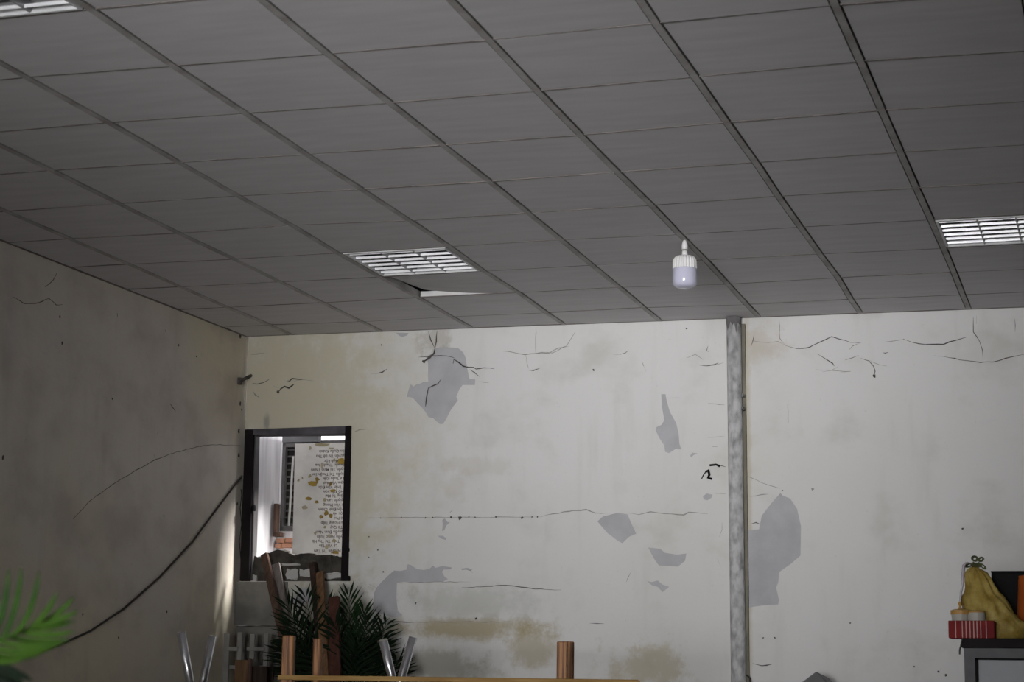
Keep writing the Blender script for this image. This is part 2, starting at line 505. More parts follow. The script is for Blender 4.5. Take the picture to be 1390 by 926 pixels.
HOLES = [
    crop([(512, 150), (655, 150), (690, 180), (705, 215), (712, 270), (728, 345), (765, 347), (762, 383), (685, 383), (665, 410), (645, 455), (655, 480), (630, 512), (605, 550), (585, 590), (562, 628), (540, 628), (500, 592), (470, 585), (450, 550), (430, 525), (400, 495), (370, 462), (335, 457), (345, 420), (358, 378), (378, 393), (400, 378), (420, 376), (440, 362), (470, 365), (468, 240), (455, 210), (500, 180)], 480, 440, 4.629),
    crop([(915, 487), (942, 487), (950, 530), (970, 600), (1010, 670), (1025, 740), (1030, 800), (1042, 835), (1005, 832), (965, 858), (940, 850), (935, 810), (905, 765), (880, 715), (885, 695), (920, 680), (935, 650), (920, 570)], 700, 430, 4.633),
    crop([(160, 258), (228, 255), (240, 195), (275, 150), (322, 95), (330, 105), (365, 120), (395, 165), (412, 240), (410, 370), (370, 405), (318, 442), (312, 490), (303, 510), (315, 565), (312, 585), (240, 590), (160, 602)], 960, 640, 3.239),
    crop([(157, 580), (180, 560), (240, 545), (283, 550), (300, 590), (320, 632), (290, 645), (262, 672), (240, 660), (200, 630)], 760, 520, 3.088),
    crop([(370, 690), (420, 695), (440, 712), (490, 720), (530, 715), (525, 745), (495, 770), (415, 765), (400, 745)], 760, 520, 3.088),
    crop([(365, 830), (385, 835), (410, 828), (430, 845), (458, 855), (430, 877), (410, 855), (385, 848)], 760, 520, 3.088),
    crop([(545, 305), (555, 292), (578, 295), (560, 303), (552, 312)], 760, 520, 3.088),
    crop([(600, 475), (615, 463), (640, 468), (635, 482), (618, 492), (603, 488)], 760, 520, 3.088),
    crop([(105, 490), (115, 430), (125, 405), (150, 375), (185, 340), (225, 305), (260, 308), (295, 300), (300, 270), (320, 275), (350, 297), (385, 302), (420, 298), (440, 278), (455, 290), (490, 280), (545, 288), (540, 298), (500, 300), (490, 312), (505, 340), (523, 352), (490, 370), (430, 370), (280, 368), (240, 375), (238, 460), (245, 530), (270, 550), (265, 562), (210, 565), (150, 545), (110, 530)], 480, 700, 4.088),
    crop([(492, 25), (505, 15), (520, 35), (535, 38), (515, 55), (505, 80), (490, 88), (495, 50)], 480, 700, 4.088),
    crop([(465, 112), (495, 112), (515, 128), (510, 135), (485, 128)], 480, 700, 4.088),
    crop([(1200, 68), (1300, 70), (1290, 88), (1250, 102), (1225, 92)], 330, 440, 5.787),
    crop([(600, 455), (640, 395), (690, 380), (740, 390), (745, 520), (560, 540), (545, 500)], 310, 740, 6.612),
    crop([(595, 295), (630, 290), (660, 300), (650, 306), (625, 300), (600, 303)], 480, 700, 4.088),
]


def paint_coat():
    cu = bpy.data.curves.new('paint_coat', 'CURVE')
    cu.dimensions = '2D'
    cu.fill_mode = 'BOTH'
    cu.extrude = 0.002

    def spl(pts):
        s = cu.splines.new('POLY')
        s.points.add(len(pts) - 1)
        for q, (a, b) in zip(s.points, pts): q.co = (a, b, 0, 1)
        s.use_cyclic_u = True
    e = 0.0
    spl([(UL, 0), (UR, 0), (UR, CH + .1), (UL, CH + .1), (UL, WZ1 + e), (WU1 + e, WZ1 + e), (WU1 + e, WZ0), (UL, WZ0)])
    for h in HOLES:
        pp = [bw(*q) for q in h]
        spl([(q.x, q.z) for q in pp])
    o = bpy.data.objects.new('tmp_coat', cu)
    COL.objects.link(o)
    dg = bpy.context.evaluated_depsgraph_get()
    me = bpy.data.meshes.new_from_object(o.evaluated_get(dg))
    bpy.data.objects.remove(o)
    me.transform(Matrix.Translation((0, 0.002, 0)) @ Matrix.Rotation(math.pi / 2, 4, 'X'))
    me.name = 'paint_coat'
    me.materials.clear()
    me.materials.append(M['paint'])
    o = bpy.data.objects.new('paint_coat', me)
    COL.objects.link(o)
    o.parent = wall_back
    return o


coat = paint_coat()


def crack(pts, width, parent, conv, mat, name='crack', thick=0.0016):
    """a tapering ribbon with a little depth lying on the wall face"""
    q = [conv(*p) for p in pts]
    # subdivide with a little wander
    pl = []
    for a, b in zip(q[:-1], q[1:]):
        n = max(1, int((b - a).length / 0.03))
        for i in range(n):
            t = i / n
            pl.append(a.lerp(b, t) + (Vector((random.uniform(-1, 1), 0, random.uniform(-1, 1))) * 0.0028 if 0 < i else Vector()))
    pl.append(q[-1])
    bm = bmesh.new()
    n = len(pl)
    prev = None
    for i, p in enumerate(pl):
        t = (pl[min(i + 1, n - 1)] - pl[max(i - 1, 0)])
        nr = Vector((-t.z, 0, t.x)).normalized()
        f = min(1.0, 4 * i / n + .25, 4 * (n - 1 - i) / n + .25) * random.uniform(.55, 1.25)
        h = width * 0.5 * f
        r = [bm.verts.new(p + nr * h), bm.verts.new(p - nr * h), bm.verts.new(p - nr * h + Vector((0, -thick, 0))), bm.verts.new(p + nr * h + Vector((0, -thick, 0)))]
        if prev:
            for k in range(4):
                bm.faces.new((prev[k], prev[(k + 1) % 4], r[(k + 1) % 4], r[k]))
        else:
            bm.faces.new(r)
        prev = r
    bm.faces.new(list(reversed(prev)))
    return obj(name, bm, mat, parent)


def spot(px, py, r, parent, conv, mat, name='chip', ry=None):
    c = conv(px, py)
    bm = bmesh.new()
    n = 9
    ry = ry or r
    a0 = random.random() * 6
    ring = []
    for k in range(n):
        a = 2 * math.pi * k / n
        g = random.uniform(.6, 1.2)
        ring.append(c + Vector((math.cos(a + a0) * r * g, 0, math.sin(a + a0) * ry * g)))
    lo = [bm.verts.new(p) for p in ring]
    hi = [bm.verts.new(p + Vector((0, -0.002, 0))) for p in ring]
    bm.faces.new(hi); bm.faces.new(list(reversed(lo)))
    for k in range(n): bm.faces.new((lo[k], lo[(k + 1) % n], hi[(k + 1) % n], hi[k]))
    return obj(name, bm, mat, parent)


DK, SF = M['crack'], M['crack_soft']
R5 = lambda p: crop(p, 1000, 420, 3.564)
RA = lambda p: crop(p, 480, 440, 4.629)
RB = lambda p: crop(p, 330, 440, 5.787)
RC = lambda p: crop(p, 700, 430, 4.633)
RD = lambda p: crop(p, 760, 520, 3.088)
RE = lambda p: crop(p, 480, 560, 4.088)
RF = lambda p: crop(p, 480, 700, 4.088)
CR = [
    (R5([(75, 150), (90, 155), (150, 160), (200, 155), (235, 175)]), 4, SF), (R5([(235, 175), (290, 190), (350, 185), (400, 160), (460, 132), (500, 145), (550, 160), (600, 163)]), 5, DK),
    (R5([(715, 158), (780, 150), (810, 145)]), 4, SF), (R5([(805, 143), (850, 160), (910, 170), (1000, 170), (1060, 150), (1110, 135)]), 6, DK),
    (R5([(950, 225), (1000, 228), (1080, 245), (1180, 257), (1240, 255), (1330, 230), (1390, 218)]), 4.5, DK),
    (R5([(390, 215), (430, 240), (465, 262), (472, 275)]), 5, DK), (R5([(600, 237), (640, 250), (662, 275), (670, 300), (665, 322)]), 6, DK),
    (R5([(525, 245), (560, 235), (590, 222)]), 4, DK), (R5([(1145, 40), (1145, 110), (1175, 155), (1190, 200), (1192, 240)]), 4, DK), (R5([(1345, 45), (1347, 110)]), 3.5, DK),
    (R5([(85, 120), (78, 155), (70, 178)]), 6, DK), (R5([(415, 303), (460, 295), (490, 278)]), 4, SF), (R5([(545, 195), (560, 178), (590, 165)]), 4, DK), (R5([(707, 210), (720, 212), (733, 207)]), 6, DK),
    (R5([(1160, 30), (1160, 70)]), 3, SF), (R5([(640, 245), (690, 268), (728, 275)]), 3, SF), (R5([(205, 50), (208, 140), (235, 175)]), 4, SF),
    (RA([(470, 45), (485, 100), (510, 150)]), 6, DK), (RA([(525, 42), (520, 110), (512, 150)]), 6, DK), (RA([(512, 150), (505, 185), (440, 238)]), 14, DK), (RA([(410, 208), (520, 200), (580, 200), (640, 215)]), 6, DK),
    (RA([(625, 250), (630, 222), (660, 240), (690, 265), (720, 272), (755, 272), (770, 283), (820, 275), (885, 282)]), 7, DK), (RA([(550, 345), (530, 375), (470, 402), (460, 450), (455, 490), (452, 520)]), 6, DK),
    (RA([(105, 315), (150, 310)]), 4, SF), (RA([(148, 310), (180, 303), (210, 283)]), 7, DK), (RA([(940, 170), (1010, 180), (1075, 192), (1160, 185), (1230, 182), (1290, 150), (1350, 140)]), 4.5, SF),
    (RA([(1145, 20), (1145, 185)]), 3.5, SF), (RA([(1100, 290), (1130, 292), (1170, 278)]), 5, DK), (RA([(1080, 190), (1100, 280)]), 3, SF), (RA([(730, 285), (760, 305), (790, 330)]), 5, DK), (RA([(790, 362), (850, 368)]), 4, SF),
    (RB([(75, 465), (110, 472), (160, 460), (205, 435)]), 6, DK), (RB([(275, 540), (295, 510), (325, 490), (360, 503), (390, 480), (400, 475)]), 9, DK), (RB([(345, 450), (365, 448), (385, 428), (420, 432), (470, 437)]), 8, DK),
    (RB([(75, 525), (95, 555), (130, 580)]), 7, SF), (RB([(60, 240), (110, 235), (170, 228)]), 6, SF), (RB([(235, 485), (270, 500)]), 5, SF), (RB([(385, 455), (430, 440), (480, 437), (560, 445)]), 4, SF),
    (RB([(870, 850), (920, 828), (975, 825)]), 6, SF),
    (RC([(615, 240), (660, 238)]), 3, SF), (RC([(655, 238), (690, 228), (708, 212)]), 5, DK), (RC([(1155, 305), (1200, 310), (1250, 302), (1275, 290)]), 5, DK), (RC([(1075, 260), (1130, 237), (1180, 270)]), 4, SF),
    (RC([(798, 290), (805, 310)]), 9, DK), (RC([(805, 310), (820, 345)]), 3, SF), (RC([(1210, 545), (1245, 548), (1315, 555)]), 4, SF), (RC([(950, 512), (1040, 510)]), 3, SF), (RC([(1210, 185), (1200, 215), (1215, 220)]), 6, SF),
    (RC([(0, 228), (60, 240), (160, 225), (230, 228), (320, 185), (375, 95)]), 4, SF), (RC([(1205, 760), (1315, 750)]), 3, SF), (RC([(1235, 816), (1268, 816)]), 9, DK),
    (RD([(50, 535), (110, 530), (150, 545), (200, 545)]), 5, SF), (RD([(285, 545), (330, 552), (380, 540), (440, 548), (520, 553), (540, 542), (620, 548)]), 6, SF), (RD([(680, 585), (680, 615), (668, 645)]), 4, SF),
    (RD([(650, 463), (695, 465)]), 4, SF), (RD([(625, 345), (660, 342), (695, 352)]), 9, DK), (RD([(300, 790), (278, 835)]), 4, SF), (RD([(660, 735), (675, 770)]), 4, SF),
    (RE([(85, 583), (260, 584), (400, 584), (540, 582), (680, 582), (800, 580), (930, 582), (1040, 580)]), 4, SF), (RE([(1040, 580), (1110, 562), (1220, 545), (1300, 540), (1345, 562)]), 5, SF), (RE([(535, 555), (550, 542)]), 5, DK),
    (RF([(600, 400), (820, 388), (900, 393), (960, 400), (1010, 408), (1150, 412)]), 4, DK), (RF([(190, 590), (340, 592)]), 6, DK), (RF([(340, 592), (600, 590), (790, 592), (880, 590)]), 4, SF), (RF([(240, 374), (450, 368), (650, 368)]), 3.5, SF), (RF([(1310, 598), (1390, 600)]), 4, DK),
    (RF([(85, 380), (125, 400)]), 7, SF), (RF([(620, 298), (650, 306), (660, 318)]), 4, SF),
    (crop([(195, 230), (215, 225), (232, 232)], 960, 640, 3.239), 5, DK), (crop([(200, 845), (240, 855), (285, 848)], 960, 640, 3.239), 6, DK), (crop([(175, 20), (240, 50), (320, 75)], 960, 640, 3.239), 4, SF), (crop([(185, 110), (270, 100)], 960, 640, 3.239), 4, SF),
    (crop([(620, 345), (820, 355), (760, 358)], 960, 420, 4.21), 3, SF), (crop([(462, 520), (464, 650)], 960, 420, 4.21), 3.5, SF), (crop([(1000, 320), (1060, 305)], 730, 420, 4.21), 3, SF),
]
for pts, wd, mt in CR:
    crack(pts, wd / 1000 * 1.05, wall_back, bw, mt)
for q, r in ((RE([(590, 586)])[0], 12), (RE([(540, 582)])[0], 7), (RE([(935, 585)])[0], 8), (RE([(265, 583)])[0], 6), (RE([(675, 583)])[0], 5), (RE([(790, 581)])[0], 6), (RE([(990, 580)])[0], 5), (RE([(1020, 580)])[0], 5),
             (RE([(400, 585)])[0], 5), (RE([(150, 586)])[0], 4), (RE([(135, 763)])[0], 6), (RE([(85, 690)])[0], 5), (RE([(85, 805)])[0], 5), (RE([(165, 885)])[0], 6), (RE([(440, 583)])[0], 4), (RE([(640, 580)])[0], 5), (RF([(345, 487)])[0], 6), (RF([(680, 572)])[0], 8), (R5([(665, 322)])[0], 11),
             (RB([(1088, 165)])[0], 6), (RB([(275, 535)])[0], 11), (RB([(352, 450)])[0], 9), (RC([(490, 335)])[0], 7), (RC([(1075, 75)])[0], 5), ((1062, 666), 5), ((1052, 866), 6), ((1241, 905), 5), ((1274, 912), 7), ((1284, 917), 8), ((1307, 718), 7), ((1154, 846), 6), ((1103, 664), 9),
             (RA([(760, 305)])[0], 6), (RA([(440, 235)])[0], 12), ((1036, 866), 5)):
    spot(q[0], q[1], r / 1000, wall_back, bw, M['crack'] if r != 9 else M['crack_soft'])

# left wall cracks
LA = lambda p: crop(p, 0, 300, 3.085)
LB = lambda p: crop(p, 0, 580, 2.676)
for pts, wd, mt in ((LA([(238, 218), (222, 248), (205, 265), (188, 276)]), 5, DK), (LA([(55, 318), (100, 346), (150, 345), (205, 325), (235, 352), (262, 350)]), 4, DK),
                    (LA([(692, 455), (695, 468)]), 6, DK), (LA([(712, 765), (735, 797)]), 6, DK), (LA([(490, 385), (492, 402)]), 4, DK),
                    (LB([(265, 335), (330, 265), (400, 215), (480, 165), (560, 120), (640, 90), (740, 67), (800, 63), (885, 68)]), 3.2, DK), (LB([(562, 98), (562, 112)]), 7, DK)):
    crack(pts, wd / 1000, wall_left, lw, mt)
for q, r in ((LA([(250, 402)])[0], 7), (LA([(822, 568)])[0], 5), (LA([(470, 745)])[0], 5), (LA([(260, 512)])[0], 8), (LA([(748, 520)])[0], 6), (LB([(10, 110)])[0], 9), (LB([(595, 322)])[0], 5), (LB([(605, 670)])[0], 8), (LB([(300, 680)])[0], 6), (LB([(430, 765)])[0], 6),
             ((326, 457), 14), ((326, 548), 10), ((328, 556), 6), ((324, 585), 13), ((324, 618), 12), ((322, 684), 8)):
    spot(q[0], q[1], r / 1000, wall_left, lw, M['crack'], ry=r / 1000 * 1.3)

# rubble fill at the foot of the opening, each lump its own piece
random.seed(11)


def lump(name, x0, y0, x1, y1, dep0, dep1, mat, rough=0.26):
    a = bw(x0, y0); b = bw(x1, y1)
    bm = bmesh.new()
    bmesh.ops.create_cube(bm, size=1)
    bmesh.ops.subdivide_edges(bm, edges=list(bm.edges), cuts=4, use_grid_fill=True)
    cx, cz = (a.x + b.x) / 2, (a.z + b.z) / 2
    sx_, sz_ = abs(b.x - a.x), abs(a.z - b.z)
    off = Vector((random.uniform(0, 50), 0, 3))
    for v in bm.verts:
        d = noise.noise_vector(v.co * 2.3 + off) * rough * 0.8 + noise.noise_vector(v.co * 6 + off) * rough * 0.35
        v.co = Vector((cx, (dep0 + dep1) / 2, cz)) + Vector(((v.co.x + d.x * .7) * sx_, (v.co.y + d.y * .6) * (dep1 - dep0), (v.co.z + d.z * .9) * sz_))
    return obj(name, bm, mat, wall_back)


for r in ((343, 757, 362, 791), (357, 749, 387, 778), (384, 752, 423, 774), (420, 754, 448, 780), (444, 756, 472, 791), (360, 774, 388, 791), (386, 770, 424, 792), (420, 775, 450, 791)):
    lump('masonry_lump', *r, 0.012 + random.uniform(0, .012), 0.10, M['rubble'])
for r in ((340, 781, 347, 789), (389, 774, 403, 786), (407, 773, 421, 783), (441, 778, 463, 785), (382, 765, 404, 768), (366, 783, 374, 790)):
    lump('plaster_scrap', *r, 0.004, 0.03, M['plaster_bit'], 0.42)

# plaster slabs below the opening
for (x0, y0, x1, y1) in ((320.5, 790, 389, 849.6), (321, 850.6, 398, 917)):
    a = bw(x0, y0); b = bw(x1, y1)
    bm = bmesh.new()
    box(bm, a.x, b.x, -0.014, 0.0, b.z, a.z)
    bevel(bm, 0.002)
    obj('plaster_slab', bm, M['slab'], wall_back)

crack([(321, 850.2), (350, 850.6), (385, 850.2), (389, 850.2)], .009, wall_back, lambda a, b: bw(a, b, .0135), DK)
# opening frame
win = empty('window_1', mat=WB.copy())
tag(win, 'small unglazed opening in a dark frame in the back wall', None, kind='structure')


def fr(name, pts, y0, y1, mat, parent=win):
    """frame bar from four wall points (pixel), clockwise from top left"""
    q = [bw(*p) for p in pts]
    bm = bmesh.new()
    hexa(bm, [(p.x, y0, p.z) for p in q] + [(p.x, y1, p.z) for p in q])
    bevel(bm, 0.003)
    return obj(name, bm, mat, parent)


fr('frame_jamb', [(334, 584), (345.5, 584), (340, 789), (327, 789)], -0.022, 0.09, M['frame'])
fr('frame_jamb', [(470, 579), (477.5, 578.5), (473, 789), (464, 789)], -0.022, 0.09, M['frame'])
fr('frame_head', [(334, 583.5), (477.5, 578.5), (477, 589.5), (336, 591)], -0.018, 0.09, M['frame_head'])
fr('frame_stop', [(345.5, 591), (347.5, 591), (342.5, 788), (340, 788)], 0.0, 0.06, M['grille'])
fr('hinge', [(344, 686), (347.5, 686), (347.5, 694), (344, 694)], -0.03, 0.0, M['black'])
fr('hinge', [(470, 744), (475, 744), (475, 749), (470, 749)], -0.03, 0.0, M['black'])
fr('hinge', [(470, 782), (476, 782), (476, 789), (470, 789)], -0.03, 0.0, M['black'])

# ------------------------------------------------------------------ yard behind the wall
rearY = 0.585
bm = bmesh.new()
a = bw(384.5, 601, -rearY); b = bw(423, 720, -rearY)
gx0, gz1, gx1, gz0 = a.x, a.z, a.x + 0.75, b.z
bx0, bz0 = -2.3, 0.0
RT = bw(450, 597.5, -rearY).z
box(bm, bx0, gx0, rearY, rearY + .12, 0, RT)
box(bm, gx1, 1.6, rearY, rearY + .12, 0, RT)
box(bm, gx0, gx1, rearY, rearY + .12, 0, gz0)
box(bm, gx0, gx1, rearY, rearY + .12, gz1, RT)
yw = struct('wall_yard', bm, M['alley_white'])
yw.matrix_world = WB
tag(yw, 'whitewashed wall of the yard seen through the opening')
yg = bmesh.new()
box(yg, gx0 - .1, gx1 + .1, rearY + .07, rearY + .09, gz0 - .1, RT - .01)  # dark sheet close behind the bars, stands in for the unlit room
o = obj('room_dark_sheet', yg, M['void'], yw)
bm = bmesh.new()
box(bm, -1.93, -1.20, 0.13, 0.95, 2.80, 2.83)  # added out of view to shade the middle of the yard's side wall
o = struct('yard_sun_blocker', bm, M['alu'])
o.matrix_world = WB
tag(o, 'narrow unseen sheet added over the yard to block the sun')
# grille of that far window
gr = empty('window_2', mat=WB.copy())
tag(gr, 'dark barred window of the building across the yard', kind='structure')
n = 13
for i in range(n + 1):
    z = gz0 + (gz1 - gz0) * i / n
    bm = bmesh.new()
    box(bm, gx0, gx1, rearY + .03, rearY + .045, z - 0.006, z + 0.006)
    obj('grille_bar', bm, M['grille'], gr)
for (x0, x1, z0, z1) in ((gx0, gx0 + .022, gz0, gz1), (gx1 - .022, gx1, gz0, gz1), (gx0, gx1, gz0 - .005, gz0 + .03), (gx0, gx1, gz1 - .03, gz1 + .005)):
    bm = bmesh.new()
    box(bm, x0, x1, rearY - .01, rearY + .03, z0, z1)
    obj('grille_frame', bm, M['grille'], gr)
bm = bmesh.new()
q0 = bw(388, 619, -rearY + .03); q1 = bw(384.5, 717, -rearY + .03)
tube(bm, [(gx0 + .066, rearY + .02, gz1 - .09), (gx0 + .05, rearY + .02, gz0 + .02)], 0.008, 6)
obj('white_rod', bm, M['plaster_bit'], gr)
# channel over it
bm = bmesh.new()
a = bw(385, 590, -rearY + .1); b = bw(433, 600, -rearY + .1)
box(bm, a.x, b.x, rearY - .12, rearY - .06, b.z, a.z)
o = obj('steel_channel', bm, M['alu'])
o.matrix_world = WB
tag(o, 'grey steel channel above the barred window across the yard', 'channel')
# bricks and dark post at the foot of the window
bk = empty('brick_ledge', mat=WB.copy())
tag(bk, 'short run of orange bricks under the barred window', 'brickwork')
for (x0, y0, x1, y1) in ((375, 731, 386, 737), (387, 730.5, 400, 736.5), (373, 738, 381, 744), (382, 737.5, 395, 743.5)):
    a = bw(x0, y0, -rearY + .06); b = bw(x1, y1, -rearY + .06)
    bm = bmesh.new()
    box(bm, a.x, b.x, rearY - .06, rearY - .001, b.z, a.z)
    bevel(bm, .003)
    obj('brick', bm, M['brick'], bk)
a = bw(373, 684, -rearY + .1); b = bw(376.5, 729, -rearY + .1)
bm = bmesh.new()
box(bm, a.x, b.x, rearY - .12, rearY - .07, b.z - .0, a.z)
box(bm, a.x, b.x + .03, rearY - .12, rearY - .07, b.z - .0, b.z + .03)
bevel(bm, .004)
o = obj('wooden_post', bm, M['old_wood']); o.matrix_world = WB
tag(o, 'short weathered wooden bracket post in the yard beside the barred window', 'post')
bm = bmesh.new()
box(bm, -2.3, 3, 6.0, 12, -0.1, 0.0)
bm.free()

# board with upside-down handwriting
bo = 0.11 + 0.20
a = bw(398, 602, -bo); b = bw(480, 757, -bo)
bd = empty('notice_board', mat=WB.copy())
tag(bd, 'off-white board with upside-down brown lettering and yellow glue stains behind the opening', 'board')
bm = bmesh.new()
c0 = bw(400.5, 602.5, -bo); c1 = bw(398, 800, -bo)
hexa(bm, [(c0.x, bo, c0.z), (c0.x + .62, bo, c0.z), (c0.x + .62, bo + .02, c0.z), (c0.x, bo + .02, c0.z),
          (c1.x, bo, 0.3), (c1.x + .62, bo, 0.3), (c1.x + .62, bo + .02, 0.3), (c1.x, bo + .02, 0.3)])
obj('panel', bm, M['board'], bd)
LINES = [(433, 613, 'Trần Quốc Khánh'), (429, 619.5, 'Nguyễn Thị Lệ Thu'), (440, 626, 'Đỗ Minh Lộc'), (428, 631.6, 'Nguyễn Thanh Hoa'), (422, 638, 'Nguyễn Thị Minh Thơm'), (423, 644.3, 'Nguyễn Thị Thuận Sen'), (438, 649.7, 'Lê Tuấn Kiệt'),
         (438, 655.6, 'Phạm Văn Anh'), (432, 661.5, 'Trần Văn Đức'), (439, 667.5, 'Hồ Đắc Sơn'), (441.5, 673.4, 'Đặng Tú Mai'), (444, 679.5, 'Nguyễn Lan'), (439, 685.7, 'Vũ Văn Phong'), (432, 691.6, 'Trần Đình Chinh'), (452, 697.5, 'Ngọc Hà'),
         (453, 703.5, 'Lê Phú'), (435.5, 710, 'Bùi Hoàng Tiệp'), (448, 716, 'Tô Quý'), (428.5, 722.4, 'Nguyễn Đình Nam'), (430, 729, 'Nguyễn Ngọc Tuấn'), (424, 735, 'Trần Thị Thu Hà'), (433, 741, 'Lê Văn Tân'), (426, 748, 'Nguyễn Thị Tâm')]
for px, py, t in LINES:
    fc = bpy.data.curves.new('text_line', 'FONT')
    fc.body = t
    fc.size = 0.0265
    fc.align_x = 'RIGHT'
    fc.align_y = 'CENTER'
    fc.resolution_u = 2
    fc.offset = 0.0004
    to = bpy.data.objects.new('tmp_text', fc)
    COL.objects.link(to)
    me = bpy.data.meshes.new_from_object(to.evaluated_get(bpy.context.evaluated_depsgraph_get()))
    bpy.data.objects.remove(to)
    me.materials.clear()
    me.materials.append(M['ink'])
    o = bpy.data.objects.new('text_line', me)
    COL.objects.link(o)
    o.parent = bd
    p = bw(px, py, -bo + .001)
    o.matrix_local = Matrix.Translation((p.x, bo - .001, p.z)) @ Matrix.Rotation(math.pi, 4, 'Y') @ Matrix.Rotation(math.pi / 2, 4, 'X')
random.seed(5)
for px, py, rx, ry, mt in ((437, 603.5, 11, 2.6, 'glue_grey'), (421, 608, 2.6, 3, 'glue_grey'), (450, 608.5, 5, 1.5, 'glue_grey'), (463, 626, 6, 4.5, 'glue'), (454, 624, 2, 3, 'glue_grey'), (437.5, 632, 2, 6, 'glue_grey'), (420.5, 646, 2.6, 3, 'glue_grey'), (425, 657, 8, 3.6, 'glue'), (431, 651, 3.4, 3.6, 'glue'),
                          (405, 652.5, 2.2, 2.2, 'glue_grey'), (410.5, 649, 1.2, 2, 'glue_grey'), (449, 657, 2.2, 3.2, 'glue'), (452, 666, 4, 2.2, 'glue'), (418, 677, 5, 3, 'glue'), (430, 681.5, 3.4, 2, 'glue'), (441, 678.5, 3, 2.5, 'glue_grey'), (414, 689, 4.6, 3, 'glue_grey'),
                          (436, 702, 3, 2.6, 'glue'), (443, 697, 3.4, 3.6, 'glue'), (449, 700, 3, 4, 'glue'), (441, 716, 2.4, 2.4, 'glue_grey'), (456, 750, 6.5, 2.8, 'glue'), (428, 724, 2, 3, 'glue_grey'), (447, 727, 2, 2.5, 'glue_grey'), (453, 734, 4, 2.5, 'glue_grey'), (444, 743, 2.6, 3.6, 'glue_grey')):
    k = 1 / 221
    spot(px, py, rx * k, bd, lambda a, b: bw(a, b, -bo + .0012), M[mt], 'glue_stain', ry * k)

# ------------------------------------------------------------------ suspended ceiling
SY = 0.6119
NODES = {0: [(0, .008, -.009), (1, -.005, .616), (2, -.002, 1.234), (3, -.006, 1.857), (4, .002, 2.469), (5, .007, 3.087), (6, .011, 3.666), (7, -.003, 4.274), (8, .008, 4.872), (9, -.007, 5.486)],
         -1: [(1, -.598, .60), (2, -.592, 1.214), (3, -.593, 1.84), (4, -.593, 2.442), (5, -.585, 3.039), (6, -.603, 3.671), (7, -.604, 4.29), (8, -.595, 4.878), (9, -.597, 5.476)],
         -2: [(3, -1.2, 1.82), (4, -1.201, 2.437), (5, -1.203, 3.062), (6, -1.19, 3.68), (7, -1.19, 4.281), (8, -1.192, 4.893), (9, -1.189, 5.507)],
         -3: [(5, -1.799, 3.045), (6, -1.793, 3.662), (7, -1.797, 4.277), (8, -1.80, 4.895), (9, -1.79, 5.483)],
         1: [(1, .595, .631), (2, .598, 1.249), (3, .6, 1.865), (4, .605, 2.478), (5, .604, 3.081), (6, .602, 3.652), (7, .601, 4.264), (8, .597, 4.86), (9, .592, 5.466)],
         2: [(1, 1.197, .632), (2, 1.191, 1.243), (3, 1.19, 1.861), (4, 1.192, 2.463), (5, 1.201, 3.071), (6, 1.198, 3.681), (7, 1.203, 4.278), (8, 1.197, 4.914), (9, 1.19, 5.508)],
         3: [(1, 1.793, .611), (2, 1.797, 1.225), (3, 1.795, 1.832), (4, 1.798, 2.448), (5, 1.793, 3.043), (6, 1.794, 3.665), (7, 1.796, 4.277), (8, 1.803, 4.882), (9, 1.79, 5.492)],
         4: [(1, 2.398, .588), (2, 2.401, 1.194), (3, 2.402, 1.819), (4, 2.404, 2.438), (5, 2.406, 3.049), (6, 2.411, 3.663), (7, 2.414, 4.296), (8, 2.414, 4.883), (9, 2.41, 5.503)]}
TAB = {(i, j): (x, y) for i, l in NODES.items() for j, x, y in l}


def node(i, j):
    if (i, j) in TAB:
        x, y = TAB[(i, j)]
    else:
        x, y = 0.6 * i, SY * j
    if j == 10:
        x = node(i, 9)[0] if -4 < i < 5 else 0.6 * i
        y = YB + KB * x - 0.004
    if i == -4:
        y = node(-3, j)[1] if j != 10 else YB + KB * -2.11 - .004
        x = XL + KL * y + 0.004
    return x, y


ceiling = empty('ceiling', (0, 0, CH))
tag(ceiling, 'suspended ceiling of grey square tiles on a dusty grid', kind='structure')
RW = 0.013          # half width of a main runner
GAP = 0.0065        # dark joint beside it
TW = 0.006          # half width of a cross joint
LIGHTS = [(-1, 6), (4, 6), (-1, -1)]
random.seed(3)


def tile_pts(i, j, dz=(0, 0, 0, 0)):
    a, b, c, d = node(i, j), node(i + 1, j), node(i + 1, j + 1), node(i, j + 1)
    l = (RW + GAP) if i > -4 else .004
    r = RW + GAP
    n_ = TW
    f = TW if j < 9 else 0.004
    low = [(a[0] + l, a[1] + n_), (b[0] - r, b[1] + n_), (c[0] - r, c[1] - f), (d[0] + l, d[1] - f)]
    return [(x, y, z) for (x, y), z in zip(low, dz)] + [(x, y, z + .012) for (x, y), z in zip(low, dz)]


